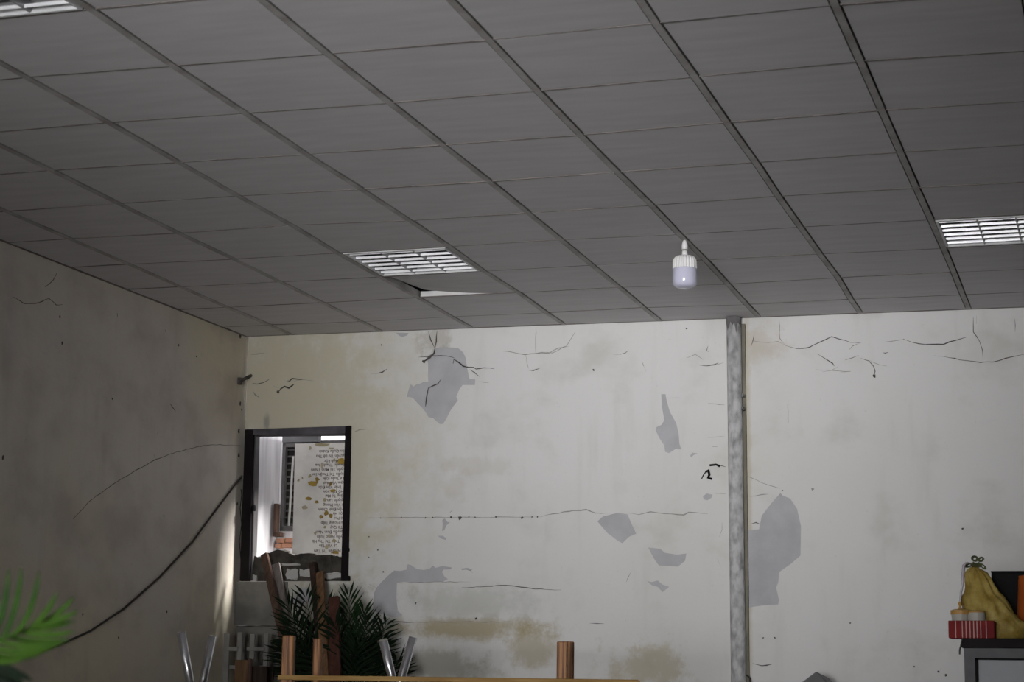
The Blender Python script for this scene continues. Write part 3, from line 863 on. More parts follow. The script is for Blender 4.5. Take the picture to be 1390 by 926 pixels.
rest = bmesh.new()
for i in range(-4, 12):
    for j in range(-14, 10):
        if (i, j) in LIGHTS: continue
        if i <= 5 and j >= -1:
            dz = [random.uniform(-.0015, .0025) for _ in range(4)]
            bm = bmesh.new()
            if (i, j) == (-1, 7):
                # warped tile lifted at its far left corner
                P = tile_pts(i, j)
                N = 8
                cor = [Vector(p) for p in P[:4]]
                grid = {}
                for lay in (0, 1):
                    for u in range(N + 1):
                        for v in range(N + 1):
                            s_, t_ = u / N, v / N
                            p = cor[0].lerp(cor[1], s_).lerp(cor[3].lerp(cor[2], s_), t_)
                            lift = 0.044 * (1 - s_) ** 2.0 * t_ ** 1.0 + 0.010 * (1 - s_) ** 3 * (1 - t_)
                            grid[lay, u, v] = bm.verts.new((p.x + 0.012 * (1 - s_) ** 3, p.y, lift + lay * .012 + 0.001))
                for u in range(N):
                    for v in range(N):
                        for lay in (0, 1):
                            bm.faces.new((grid[lay, u, v], grid[lay, u + 1, v], grid[lay, u + 1, v + 1], grid[lay, u, v + 1]))
                for u in range(N):
                    for (v) in (0, N):
                        bm.faces.new((grid[0, u, v], grid[0, u + 1, v], grid[1, u + 1, v], grid[1, u, v]))
                        bm.faces.new((grid[0, v, u], grid[0, v, u + 1], grid[1, v, u + 1], grid[1, v, u]))
            else:
                hexa(bm, tile_pts(i, j, dz))
            t = obj('ceiling_tile', bm, M['tile'], ceiling)
            if (i, j) == (-1, 7): t['label'] = 'warped tile lifted at one corner beside the light'
        else:
            hexa(rest, tile_pts(i, j))
o = obj('outer_tiles', rest, M['tile'], ceiling)
o['kind'] = 'stuff'
# main runners (depth direction)
for i in range(-3, 12):
    bm = bmesh.new()
    pts = [node(i, j) for j in range(-14, 11)]
    prev = None
    for (x, y) in pts:
        r = [bm.verts.new(p) for p in ((x - RW, y, -.004), (x + RW, y, -.004), (x + RW, y, 0.002), (x + .002, y, 0.003), (x + .002, y, .04), (x - .002, y, .04), (x - .002, y, 0.003), (x - RW, y, 0.002))]
        if prev:
            for k in range(8): bm.faces.new((prev[k], prev[(k + 1) % 8], r[(k + 1) % 8], r[k]))
        prev = r
    obj('main_runner', bm, M['runner'], ceiling)
# cross tees
rest = bmesh.new()
for j in range(-13, 10):
    for i in range(-4, 12):
        a, b = node(i, j), node(i + 1, j)
        vis = i <= 5 and j >= -1
        bm = bmesh.new() if vis else rest
        x0 = a[0] + (RW + .001 if i > -4 else .003); x1 = b[0] - RW - .001
        h = 0.0045
        hexa(bm, [(x0, a[1] - h, -.001), (x1, b[1] - h, -.001), (x1, b[1] + h, -.001), (x0, a[1] + h, -.001), (x0, a[1] - h, .004), (x1, b[1] - h, .004), (x1, b[1] + h, .004), (x0, a[1] + h, .004)])
        if vis:
            t = obj('cross_tee', bm, M['tee'], ceiling)
            if (i, j) == (-1, 8):
                bm = bmesh.new()
                hexa(bm, [(x0, a[1] - .002, .004), (x1, b[1] - .002, .004), (x1, b[1] + .002, .004), (x0, a[1] + .002, .004), (x0, a[1] - .002, .034), (x1, b[1] - .002, .034), (x1, b[1] + .002, .034), (x0, a[1] + .002, .034)])
                obj('tee_web', bm, M['tee_white'], t)
o = obj('outer_tees', rest, M['tee'], ceiling)
o['kind'] = 'stuff'
# edge angles along the walls
bm = bmesh.new()
p = [node(-4, j) for j in (-14, 10)]
hexa(bm, [(p[0][0] - .003, p[0][1], -.003), (p[0][0] + .012, p[0][1], -.003), (p[1][0] + .012, p[1][1], -.003), (p[1][0] - .003, p[1][1], -.003), (p[0][0] - .003, p[0][1], .001), (p[0][0] + .012, p[0][1], .001), (p[1][0] + .012, p[1][1], .001), (p[1][0] - .003, p[1][1], .001)])
obj('edge_angle', bm, M['tee'], ceiling)
bm = bmesh.new()
x0, x1 = -2.10, XR
y0, y1 = YB + KB * x0, YB + KB * x1
hexa(bm, [(x0, y0 - .010, -.003), (x1, y1 - .010, -.003), (x1, y1 - .001, -.003), (x0, y0 - .001, -.003), (x0, y0 - .010, .001), (x1, y1 - .010, .001), (x1, y1 - .001, .001), (x0, y0 - .001, .001)])
obj('edge_angle', bm, M['tee'], ceiling)

# ------------------------------------------------------------------ recessed louvre lights


def louvre_light(i, j, label, blades=6):
    a, b, c, d = node(i, j), node(i + 1, j), node(i + 1, j + 1), node(i, j + 1)
    cx = (a[0] + b[0] + c[0] + d[0]) / 4; cy = (a[1] + b[1] + c[1] + d[1]) / 4
    t = empty('ceiling_light', (cx, cy, CH))
    tag(t, label, 'ceiling light', 'recessed louvre lights')
    W = 0.279; H = 0.2865
    for (x0, x1, y0, y1) in ((-W, -W + .012, -H, H), (W - .012, W, -H, H), (-W + .012, W - .012, -H, -H + .012), (-W + .012, W - .012, H - .012, H)):
        bm = bmesh.new()
        box(bm, x0, x1, y0, y1, -0.003, 0.045)
        obj('frame', bm, M['white_metal'], t)
    # tray above
    bm = bmesh.new()
    box(bm, -W, W, -H, H, 0.095, 0.10)
    for s in (-1, 1):
        box(bm, s * W - .002, s * W + .002, -H, H, 0.045, 0.1)
        box(bm, -W, W, s * H - .002, s * H + .002, 0.045, 0.1)
    obj('tray', bm, M['tray'], t)
    for k in (-1, 0, 1):
        bm = bmesh.new()
        tube(bm, [(k * .18, -.27, .072), (k * .18, .27, .072)], .013, 10)
        obj('fluorescent_tube', bm, M['tube'], t, smooth=True)
    n = blades
    for k in range(n):
        y = -H + .012 + (2 * H - .024) * (k + .5) / n
        bm = bmesh.new()
        prof = [(-.0052, .0125), (-.0036, .0070), (-.0022, .001), (.0022, .001), (.0036, .0070), (.0052, .0125)]
        L = W - .013
        vv = [[bm.verts.new((x, y + py, pz)) for (py, pz) in prof] for x in (-L, L)]
        for q in range(len(prof)):
            q2 = (q + 1) % len(prof)
            bm.faces.new((vv[0][q], vv[0][q2], vv[1][q2], vv[1][q]))
        bm.faces.new(vv[0]); bm.faces.new(list(reversed(vv[1])))
        obj('louvre_blade', bm, M['louvre'], t)
    for k in (-1, 1):
        x = k * (W - .012) / 3
        bm = bmesh.new()
        prof = [(-.014, .032), (-.007, .014), (-.0025, 0), (.0025, 0), (.007, .014), (.014, .032)]
        vv = [[bm.verts.new((x + py, y, pz)) for (py, pz) in prof] for y in (-H + .012, H - .012)]
        for q in range(len(prof)):
            q2 = (q + 1) % len(prof)
            bm.faces.new((vv[0][q], vv[0][q2], vv[1][q2], vv[1][q]))
        bm.faces.new(vv[0]); bm.faces.new(list(reversed(vv[1])))
        obj('divider', bm, M['divider'], t)
    return t


louvre_light(-1, 6, 'louvred ceiling light beside the lifted warped tile')
louvre_light(4, 6, 'louvred ceiling light at the right edge, right of the hanging bulb')
louvre_light(-1, -1, 'louvred ceiling light cut off by the top left corner')

# ------------------------------------------------------------------ hanging bulb
anc = at_z(929.5, 324.5, CH)
lb = empty('led_bulb', (anc.x, anc.y, CH))
tag(lb, 'white ribbed bulb with milky cover hanging from the ceiling', 'light bulb')
dB = (Vector((anc.x, anc.y, CH)) - CAM).dot(FWD)
k = dB / FPX * 1.015     # metres per pixel there
bm = bmesh.new()
tube(bm, [(0.0, 0, 0.0), (0, 0, -.020)], .0025, 6)
obj('cord', bm, M['cable'], lb)
bm = bmesh.new()
lathe(bm, [(1.6 * k, -1.5 * k), (2.6 * k, -3 * k), (3.6 * k, -6 * k), (4.2 * k, -9 * k), (4.0 * k, -15 * k)], 20)
obj('socket', bm, M['led_body'], lb, smooth=True)
bm = bmesh.new()
lathe(bm, [(4.15 * k, -14.9 * k), (4.15 * k, -15.7 * k)], 20)
obj('seal_ring', bm, M['seam'], lb)
bm = bmesh.new()
lathe(bm, [(3.8 * k, -15.5 * k), (3.9 * k, -20 * k), (4.6 * k, -22.5 * k)], 20)
obj('neck', bm, M['led_body'], lb, smooth=True)
bm = bmesh.new()
lathe(bm, [(4.4 * k, -22.3 * k), (9 * k, -23.2 * k), (13 * k, -25 * k), (15.3 * k, -28 * k), (16 * k, -31 * k), (16.2 * k, -41 * k)], 96,
      rib=lambda i, q: 1.0 if i < 2 or q % 4 < 2 else 0.945)
obj('heat_sink', bm, M['led_body'], lb)
bm = bmesh.new()
lathe(bm, [(15.6 * k, -40.5 * k), (16.2 * k, -42 * k), (16.4 * k, -55 * k), (16 * k, -61 * k), (14 * k, -64.5 * k), (9 * k, -66.8 * k), (3 * k, -67.4 * k)], 40)
obj('milky_cover', bm, M['led_diff'], lb, smooth=True)

# ------------------------------------------------------------------ pole on the back wall
pt = bww(996, 436, 0.045); pb = bww(1002.5, 926, 0.045)
dirv = (pb - pt).normalized()
p_floor = pt + dirv * ((0 - pt.z) / dirv.z)
p_top = pt + dirv * ((CH - .004 - pt.z) / dirv.z)
pole = empty('wall_pole', p_floor)
tag(pole, 'grey speckled round pole from floor to ceiling against the back wall', 'pole')
bm = bmesh.new()
tube(bm, [(0, 0, 0)] + [(p_top - p_floor) * t for t in (.25, .5, .75, 1)], 0.0435, 24)
obj('shaft', bm, M['pipe'], pole, smooth=True)
bm = bmesh.new()
pr = p_top - p_floor
ring_t, ring_b = [], []
for q in range(25):
    a = 2 * math.pi * q / 24
    dn = 0.045 + 0.05 * max(0, math.sin(a * 5 + .6)) ** 2 + .012 * math.sin(a * 11)
    base = pr
    ring_t.append(bm.verts.new(base + Vector((math.cos(a), math.sin(a), 0)) * .0445))
    ring_b.append(bm.verts.new(base - Vector((0, 0, dn)) + Vector((math.cos(a), math.sin(a), 0)) * .0441))
for q in range(24):
    bm.faces.new((ring_t[q], ring_t[q + 1], ring_b[q + 1], ring_b[q]))
obj('dark_drip', bm, M['drip'], pole)
bm = bmesh.new()
sa = bww(1009, 440, 0.012) - p_floor; sb = bww(1015, 926, 0.012) - p_floor
dv = (sb - sa).normalized()
bar(bm, sa, sb + dv * 1.0, 0.022, 0.02)
obj('edge_strip', bm, M['strip'], pole)
for (px, py) in ((1009, 537), (1008.5, 555)):
    c = bww(px, py, 0.05) - p_floor
    bm = bmesh.new()
    tube(bm, [c + Vector((0, .04, 0)), c, c + Vector((0, -.012, 0))], .011, 8)
    tube(bm, [c + Vector((.0, -.006, 0)), c + Vector((.0, -.026, 0))], .0065, 8)
    obj('bolt', bm, M['bolt'], pole)
# black cable end by the pole foot
bm = bmesh.new()
tube(bm, [bww(1010, 918, .03), bww(1014, 917, .035), bww(1018, 921, .035), bww(1019, 930, .03), bww(1018, 980, .02), bww(1018, 1150, .012)], .005, 8)
o = obj('black_cable', bm, M['cable'], smooth=True)
tag(o, 'short black cable looping out beside the foot of the grey pole', 'cable')

# dark broken bracket on the wall left of the pole
bk = empty('broken_bracket', mat=WB.copy())
tag(bk, 'small black broken bracket on the wall left of the pole', 'bracket')
Q = lambda a, b, off=.008: bw(*crop([(a, b)], 760, 520, 3.088)[0], off)
bm = bmesh.new()
tube(bm, [Q(628, 345), Q(655, 342), Q(670, 350)], .006, 6)
obj('stub', bm, M['black'], bk)
bm = bmesh.new()
tube(bm, [Q(612, 372, .004), Q(622, 366, .02), Q(626, 385, .024), Q(620, 397, .02), Q(636, 402, .006)], .007, 6)
obj('hook', bm, M['black'], bk)
bm = bmesh.new()
tube(bm, [Q(612, 372, .006), Q(602, 385), Q(594, 402, .004)], .0028, 6)
obj('wire', bm, M['black'], bk)

# rusty stub bridging the corner gap
bm = bmesh.new()
tube(bm, [WL @ lw(325, 521, -.01), WL @ lw(327, 517, .025), bww(338.5, 511, .012), bww(341, 510, -.004)], .011, 8)
tube(bm, [WL @ lw(325.5, 513, .008), WL @ lw(325.5, 522, .010)], .017, 8)
o = obj('iron_stub', bm, M['crack'])
tag(o, 'dark iron stub bridging the gap between the left and back walls', 'bracket')

# cable drooping across the left wall
pts = LB([(60, 838), (130, 820), (218, 790), (330, 740), (450, 660), (580, 545), (700, 415), (800, 280), (866, 192), (878, 178)])
bm = bmesh.new()
tube(bm, [WL @ lw(a, b, .012) for a, b in pts], .0062, 8)
o = obj('drooping_cable', bm, M['cable'], smooth=True)
tag(o, 'dark cable drooping diagonally down the left wall', 'cable')
# thin loose wires beside the frame
bm = bmesh.new()
tube(bm, [WL @ lw(327, 664, .012), WL @ lw(328, 672, .02), WL @ lw(326, 690, .02), WL @ lw(328, 712, .02), WL @ lw(325, 735, .018), WL @ lw(327, 762, .012)], .003, 6)
o = obj('loose_wire', bm, M['cable'], smooth=True)
tag(o, 'thin loose wire hanging in the corner beside the dark frame', 'wire')

# ------------------------------------------------------------------ planks leaning below the opening


def plank(name, a, b, w_px, thick, mat, label, offa, offb):
    A = bww(a[0], a[1], offa); B = bww(b[0], b[1], offb)
    d = (B - A).normalized()
    F = A + d * ((0.0 - A.z) / d.z)
    root_m = Matrix.Translation(F)
    wdt = w_px / 232.0
    bm = bmesh.new()
    n = 7
    side = d.cross(Vector((0, 1, 0))).normalized()
    nor = side.cross(d).normalized()
    L = (A - F).length
    prev = None
    for i in range(n + 1):
        t = i / n
        c = -d * (L * t)
        ww = wdt * (1 + .05 * math.sin(t * 9 + a[0]))
        r = [bm.verts.new(c + side * sx_ * ww / 2 + nor * sy_ * thick / 2) for sx_, sy_ in ((-1, -1), (1, -1), (1, 1), (-1, 1))]
        if i == 0:
            for v in r: v.co.z = max(v.co.z, 0.001)
        if prev:
            for q in range(4): bm.faces.new((prev[q], prev[(q + 1) % 4], r[(q + 1) % 4], r[q]))
        else: bm.faces.new(list(reversed(r)))
        prev = r
    bm.faces.new(prev)
    o = obj(name, bm, mat, matrix=root_m)
    tag(o, label, 'plank', 'planks leaning below the opening')
    return o


plank('wooden_plank', (359, 753), (390, 890), 10, .03, M['old_wood'], 'long slanting brown plank, leftmost under the opening', 0.06, 0.28)
plank('wooden_plank', (374, 766), (389, 850), 13, .02, M['grey_wood'], 'weathered grey board just right of the slanting plank', 0.04, 0.12)
plank('wooden_plank', (424.5, 765), (432, 860), 8, .03, M['dark_wood'], 'near-black narrow plank beside the brown one', 0.05, 0.28)
plank('wooden_plank', (434.5, 778), (441, 905), 11, .025, M['brown_wood'], 'orange-brown plank standing between the black and the reddish plank', 0.10, 0.45)
plank('wooden_plank', (453.5, 811), (455, 905), 15, .025, M['red_wood'], 'dark reddish plank, rightmost, against the palm leaves', 0.30, 0.44)

# ------------------------------------------------------------------ palms


def frond(name, base, tip, sag, nleaf, length, width, parent, mat, side=None, ang=50, jit=0.12, droop=0.25, stemr=.004, root=None):
    """one pinnate leaf: midrib plus two rows of narrow leaflets (folded blades)"""
    base = Vector(base); tip = Vector(tip)
    mid = (base + tip) / 2 + Vector((0, 0, sag))
    N = 14
    rach = [base * (1 - t) ** 2 + mid * 2 * t * (1 - t) + tip * t * t for t in [i / N for i in range(N + 1)]]
    bm = bmesh.new()
    tube(bm, rach, stemr, 5, radii=[stemr * (1 - .75 * i / N) for i in range(N + 1)])
    if root is not None:
        r0 = Vector(root)
        tube(bm, [r0, r0.lerp(base, .5) + Vector((0, 0, .08)), base], stemr * 1.4, 5)
    for k_ in range(nleaf):
        t = 0.18 + 0.82 * k_ / (nleaf - 1)
        f = t * N
        i0 = min(int(f), N - 1)
        p = rach[i0].lerp(rach[i0 + 1], f - i0)
        tg = (rach[i0 + 1] - rach[i0]).normalized()
        sd = side if side is not None else tg.cross(Vector((0, 0, 1))).normalized()
        sd = (sd - tg * sd.dot(tg)).normalized()
        up = sd.cross(tg).normalized()
        prof = 0.62 + 0.38 * math.sin(math.pi * t)
        for s in (-1, 1):
            aa = math.radians(ang * (1 - .5 * t * t)) + random.uniform(-jit, jit)
            d = (tg * math.cos(aa) + sd * s * math.sin(aa) + up * random.uniform(-.15, .3)).normalized()
            L = length * prof * random.uniform(.85, 1.1)
            nr = d.cross(up).normalized()
            q1 = p + d * L * .45
            q2 = p + d * L + Vector((0, 0, -droop * L * random.uniform(.4, 1)))
            w_ = width * random.uniform(.8, 1.15)
            v = [bm.verts.new(x) for x in (p, q1 + nr * w_ - up * w_ * .3, q2, q1 - nr * w_ - up * w_ * .3, q1 + up * w_ * .25)]
            bm.faces.new((v[0], v[1], v[4])); bm.faces.new((v[1], v[2], v[4])); bm.faces.new((v[2], v[3], v[4])); bm.faces.new((v[3], v[0], v[4]))
    return obj(name, bm, mat, parent)


def pot(parent, r, h):
    bm = bmesh.new()
    lathe(bm, [(r * .86, h - .03), (r * .9, h), (r, h), (r, h - .03), (r * .93, h - .035), (r * .72, 0)], 28)
    obj('pot', bm, M['pot'], parent, smooth=False)


random.seed(21)
OFFP = 0.24
pc = bww(522, 900, .30)
pl = empty('potted_palm', (pc.x, pc.y, 0))
tag(pl, 'dark green potted palm behind the planks and steel legs', 'palm')
pot(pl, .16, .30)
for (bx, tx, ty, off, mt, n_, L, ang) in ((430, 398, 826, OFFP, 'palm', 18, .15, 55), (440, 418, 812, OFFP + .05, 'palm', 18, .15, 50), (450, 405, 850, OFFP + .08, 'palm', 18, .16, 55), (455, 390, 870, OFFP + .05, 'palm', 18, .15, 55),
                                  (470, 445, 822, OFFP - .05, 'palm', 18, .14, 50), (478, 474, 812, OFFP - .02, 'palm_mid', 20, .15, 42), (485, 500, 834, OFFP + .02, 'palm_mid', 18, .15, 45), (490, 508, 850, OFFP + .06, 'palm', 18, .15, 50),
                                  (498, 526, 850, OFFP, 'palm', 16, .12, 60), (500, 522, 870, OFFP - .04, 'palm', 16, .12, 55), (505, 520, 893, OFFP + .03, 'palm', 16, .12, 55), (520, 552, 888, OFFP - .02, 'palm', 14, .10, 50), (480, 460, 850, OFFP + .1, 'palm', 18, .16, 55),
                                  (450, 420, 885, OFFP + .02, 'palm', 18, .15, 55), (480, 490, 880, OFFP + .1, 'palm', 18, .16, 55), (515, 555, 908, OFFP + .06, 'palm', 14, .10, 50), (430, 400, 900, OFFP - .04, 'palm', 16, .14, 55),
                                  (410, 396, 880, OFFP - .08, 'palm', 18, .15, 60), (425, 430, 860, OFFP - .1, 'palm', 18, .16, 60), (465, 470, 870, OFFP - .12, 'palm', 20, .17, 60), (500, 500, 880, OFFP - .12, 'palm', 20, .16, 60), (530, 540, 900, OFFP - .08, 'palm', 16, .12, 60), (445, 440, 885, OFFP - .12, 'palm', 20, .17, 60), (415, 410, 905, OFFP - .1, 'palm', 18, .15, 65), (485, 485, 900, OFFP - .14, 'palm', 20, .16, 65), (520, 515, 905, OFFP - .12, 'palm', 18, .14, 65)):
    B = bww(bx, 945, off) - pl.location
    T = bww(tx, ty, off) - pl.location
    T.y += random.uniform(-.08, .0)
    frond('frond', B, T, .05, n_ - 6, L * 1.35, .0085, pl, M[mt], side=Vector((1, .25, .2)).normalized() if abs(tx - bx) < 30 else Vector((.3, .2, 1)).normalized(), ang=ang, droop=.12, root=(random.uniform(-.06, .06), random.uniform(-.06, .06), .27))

# foreground palm, out of focus at the left edge
random.seed(33)
DF = 2.9
fc0 = at_depth(-150, 1000, DF)
fp = empty('potted_palm', (fc0.x, fc0.y, 0))
tag(fp, 'bright green blurred palm frond in the foreground at the left edge', 'palm')
pot(fp, .15, .28)
bm = bmesh.new()
for k_ in range(5):
    a = k_ * 1.26
    tube(bm, [(math.cos(a) * .04, math.sin(a) * .04, .25), (math.cos(a) * .05, math.sin(a) * .05, .6), (math.cos(a) * .03, math.sin(a) * .03, .92)], .007, 6)
obj('stems', bm, M['palm_stem'], fp)


def leafset(name, blades, parent, mat, w_):
    """midrib and leaflets given by their root and tip"""
    bm = bmesh.new()
    for (a, b, c) in blades:
        n_ = 7
        pr_ = None
        for i in range(n_ + 1):
            t = i / n_
            p = a * (1 - t) ** 2 + b * 2 * t * (1 - t) + c * t * t
            tg = ((b - a) * (1 - t) + (c - b) * t).normalized()
            nr = tg.cross(FWD).normalized()
            ww = w_ * (math.sin(math.pi * (0.10 + .88 * t)) ** .6 + .05)
            r = [bm.verts.new(p + nr * ww), bm.verts.new(p - FWD * w_ * .3), bm.verts.new(p - nr * ww)]
            if pr_:
                bm.faces.new((pr_[0], pr_[1], r[1], r[0])); bm.faces.new((pr_[1], pr_[2], r[2], r[1]))
            pr_ = r
    return obj(name, bm, mat, parent)


D3 = lambda x, y, d=0.0: at_depth(x, y, DF + d) - fp.location
bl = []
for (a, b, c, dd) in (((-12, 866), (8, 840), (12, 772), .0), ((2, 868), (24, 838), (29, 770), .01), ((18, 862), (44, 842), (53, 776), -.02), ((34, 858), (60, 842), (78, 804), .0), ((46, 853), (78, 838), (100, 811), .02), ((52, 850), (84, 843), (106, 829), -.01),
                      ((40, 854), (76, 852), (101, 843), .01), ((26, 858), (70, 866), (101, 857), .0), ((10, 864), (56, 876), (94, 868), .02), ((-4, 870), (50, 884), (84, 873), -.02), ((-20, 876), (30, 892), (72, 880), .0), ((-30, 882), (20, 902), (58, 886), .02),
                      ((-40, 886), (0, 906), (34, 894), -.01), ((-30, 872), (-14, 840), (-12, 790), .02)):
    bl.append((D3(*a, dd), D3(*b, dd), D3(*c, dd)))
leafset('frond', bl, fp, M['palm_fore'], .0043)
bm = bmesh.new()
tube(bm, [D3(-150, 960), D3(-90, 905), D3(-30, 878), D3(20, 861), D3(52, 849)], .003, 6)
obj('midrib', bm, M['palm_fore'], fp)
bl = []
for (a, b, c, dd) in (((-40, 918), (10, 902), (44, 924), .05), ((-40, 924), (4, 908), (36, 932), .06), ((-40, 932), (0, 916), (34, 944), .04), ((-40, 912), (0, 900), (28, 914), .05)):
    bl.append((D3(*a, dd), D3(*b, dd), D3(*c, dd)))
leafset('frond', bl, fp, M['palm'], .007)

# ------------------------------------------------------------------ furniture stacked upside down


def zhit(px, py, z): return at_z(px, py, z)


# lower table that carries the upturned bench
HB = 1.245                                     # height of the upturned feet
fa = at_depth(392.5, 863, 8.5)
fb = at_depth(763.5, 868, 8.40)
zf = (fa.z + fb.z) / 2
ax = (fb - fa); ax.z = 0
LB_ = ax.length
ux = ax.normalized()
uy = Vector((-ux.y, ux.x, 0))
ang = math.atan2(ux.y, ux.x)
DEPB = 0.30
top_z = fa.z
SEATH = 0.45
bench = empty('wooden_bench', (fa.x, fa.y, top_z - SEATH), ang)
tag(bench, 'varnished wooden bench lying upside down with its legs in the air', 'bench')
P_ = 8.3 / FPX
# far legs measured from the near-left foot
for (x, y, w_, h) in ((0, 0, .05, SEATH), (LB_, 0, .045, SEATH - .012), (0.07, DEPB, .038, SEATH - .004), (LB_ + .012, DEPB, .042, SEATH - .004)):
    bm = bmesh.new()
    box(bm, x - w_ / 2, x + w_ / 2, y - w_ / 2, y + w_ / 2, 0.03, h)
    bevel(bm, .004)
    obj('leg', bm, M['honey'], bench)
rl = at_depth(383, 916.5, 8.48)
rz = rl.z - bench.location.z
for y in (-.034, DEPB + .034):
    bm = bmesh.new()
    box(bm, -.035, LB_ + .32, y - .009, y + .009, rz - .020, rz)
    bevel(bm, .002)
    obj('side_rail', bm, M['pale_wood'], bench)
bm = bmesh.new()
box(bm, -.03, LB_ + .30, -.06, DEPB + .06, 0.0, .03)
bevel(bm, .004)
obj('seat', bm, M['honey'], bench)

tz = bench.location.z


def table(name, label, origin, rz_, lx, ly, h, wood, legmat):
    t = empty(name, origin, rz_)
    tag(t, label, 'table')
    bm = bmesh.new()
    box(bm, -.08, lx, -.12, ly, h - .03, h)
    bevel(bm, .004)
    obj('table_top', bm, wood, t)
    for x in (0, lx - .08):
        for y in (-.04, ly - .08):
            bm = bmesh.new()
            box(bm, x - .025, x + .025, y - .025, y + .025, 0, h - .03)
            obj('leg', bm, legmat, t)
    return t


table('wooden_table', 'wooden table standing under the upturned bench', (fa.x, fa.y, 0), ang, LB_ + .4, DEPB + .18, tz, M['honey'], M['honey'])

# upturned table with splayed steel legs, behind the bench
feet = [(245.5, 858, 9.65), (288.5, 863, 10.0), (520, 869, 9.75), (561, 865, 9.9)]
low = [(258, 926, 9.68), (275.5, 926, 9.97), (531.5, 917, 9.78), (546, 917, 9.87)]
FT = [at_depth(*f) for f in feet]
LO = [at_depth(*f) for f in low]
bz = 0.80
TP = [f + (l - f) * ((bz + .01 - f.z) / (l.z - f.z)) for f, l in zip(FT, LO)]
cen = sum(TP, Vector()) / 4
ut = empty('steel_table', (cen.x, cen.y, bz))
tag(ut, 'table lying upside down with four splayed bright steel legs', 'table')
for f, p in zip(FT, TP):
    bm = bmesh.new()
    v = f - p
    tube(bm, [p - ut.location, f - ut.location], .0215, 16)
    lg = obj('leg', bm, M['chrome'], ut, smooth=False)
    for q in lg.data.polygons:
        if len(q.vertices) == 4: q.use_smooth = True
bm = bmesh.new()
x0, x1 = min(p.x for p in TP) - .06, max(p.x for p in TP) + .06
y0, y1 = min(p.y for p in TP) - .05, max(p.y for p in TP) + .05
box(bm, x0 - cen.x, x1 - cen.x, y0 - cen.y, y1 - cen.y, 0, .025)
bevel(bm, .004)
obj('table_top', bm, M['pale_wood'], ut)
t2 = empty('support_table', (cen.x, cen.y, 0))
tag(t2, 'plain wooden table carrying the upturned steel-legged table', 'table')
bm = bmesh.new()
box(bm, x0 - cen.x + .05, x1 - cen.x - .05, y0 - cen.y + .03, y1 - cen.y - .03, bz - .03, bz)
obj('table_top', bm, M['honey'], t2)
for x in (x0 - cen.x + .1, x1 - cen.x - .1):
    for y in (y0 - cen.y + .08, y1 - cen.y - .08):
        bm = bmesh.new()
        box(bm, x - .022, x + .022, y - .022, y + .022, 0, bz - .03)
        obj('leg', bm, M['honey'], t2)

# white slatted frame in the corner and the wooden box in front of it
OS = 0.22
rt = bww(330, 926, OS)
sf = empty('slatted_frame', mat=Matrix.Translation((rt.x, rt.y, 0)) @ Matrix.Rotation(AB, 4, 'Z'))
tag(sf, 'dull white slatted frame standing in the corner under the opening', 'frame')
SI = sf.matrix_world.inverted()


def sl(name, x0, y0, x1, y1, t0=0.0, toz=None):
    a = SI @ bww(x0, y0, OS); b = SI @ bww(x1, y1, OS)
    bm = bmesh.new()
    box(bm, a.x, b.x, -.008 + t0, .008 + t0, b.z if toz is None else toz, a.z)
    bevel(bm, .0025)
    return obj(name, bm, M['slat'], sf)


sl('slat', 304.5, 860, 309.8, 926, 0, 0.0)
sl('slat', 323, 858.5, 328, 900, 0)
sl('slat', 340, 861, 345, 895.5, 0)
sl('slat', 358.8, 860, 363.8, 897, 0, 0.0)
sl('crossbar', 309.8, 878.3, 324, 884, -.012)
sl('crossbar', 336.5, 878.7, 360, 884, -.012)
sl('crossbar', 305, 903, 364, 909, .018)
OBX = 0.42
a = bww(319, 896, OBX); b = bww(350, 896, OBX)
ww = (b - a).length
wb = empty('wooden_box', mat=Matrix.Translation((a.x, a.y, 0)) @ Matrix.Rotation(AB + .1, 4, 'Z'))
tag(wb, 'brown wooden box in front of the white slatted frame', 'box')
bm = bmesh.new(); box(bm, 0, ww * .62, 0, .018, 0, a.z); bevel(bm, .003); obj('front_panel', bm, M['brown_wood'], wb)
bm = bmesh.new(); box(bm, ww * .56, ww * .74, -.012, .0, 0, a.z + .008); bevel(bm, .003); obj('corner_post', bm, M['old_wood'], wb)
bm = bmesh.new(); box(bm, ww * .74, ww * 1.35, .006, .018, 0, a.z - .035); bevel(bm, .003); obj('side_panel', bm, M['dark_wood'], wb)
bm = bmesh.new(); box(bm, 0, ww * 1.35, .14, .155, 0, a.z - .035); obj('rear_panel', bm, M['dark_wood'], wb)

# tilted grey lid right of the pole
ap = bww(1108, 911, .5)
gm = Matrix.Translation(ap)
lid = empty('tilted_case', (ap.x, ap.y, 0))
tag(lid, 'grey case corner poking up right of the pole', 'case')
bm = bmesh.new()
e1 = (bww(1082, 930.5, .5) - ap); e1 = e1.normalized() * .42
e2 = (bww(1121, 926, .42) - ap); e2 = e2.normalized() * .34
e3 = Vector((0.03, .24, -.03))
A0 = Vector((0, 0, ap.z))
hexa(bm, [A0, A0 + e1, A0 + e1 + e2, A0 + e2, A0 + e3, A0 + e1 + e3, A0 + e1 + e2 + e3, A0 + e2 + e3])
bevel(bm, .008, 2)
obj('shell', bm, M['greybox'], lid)
bm = bmesh.new()
zlow = min((A0 + e1 + e2).z, (A0 + e1 + e2 + e3).z)
c = A0 + (e1 + e2 + e3) / 2
box(bm, c.x - .25, c.x + .25, c.y - .16, c.y + .16, 0, max(.1, zlow + .03))
obj('base_crate', bm, M['old_wood'], lid)

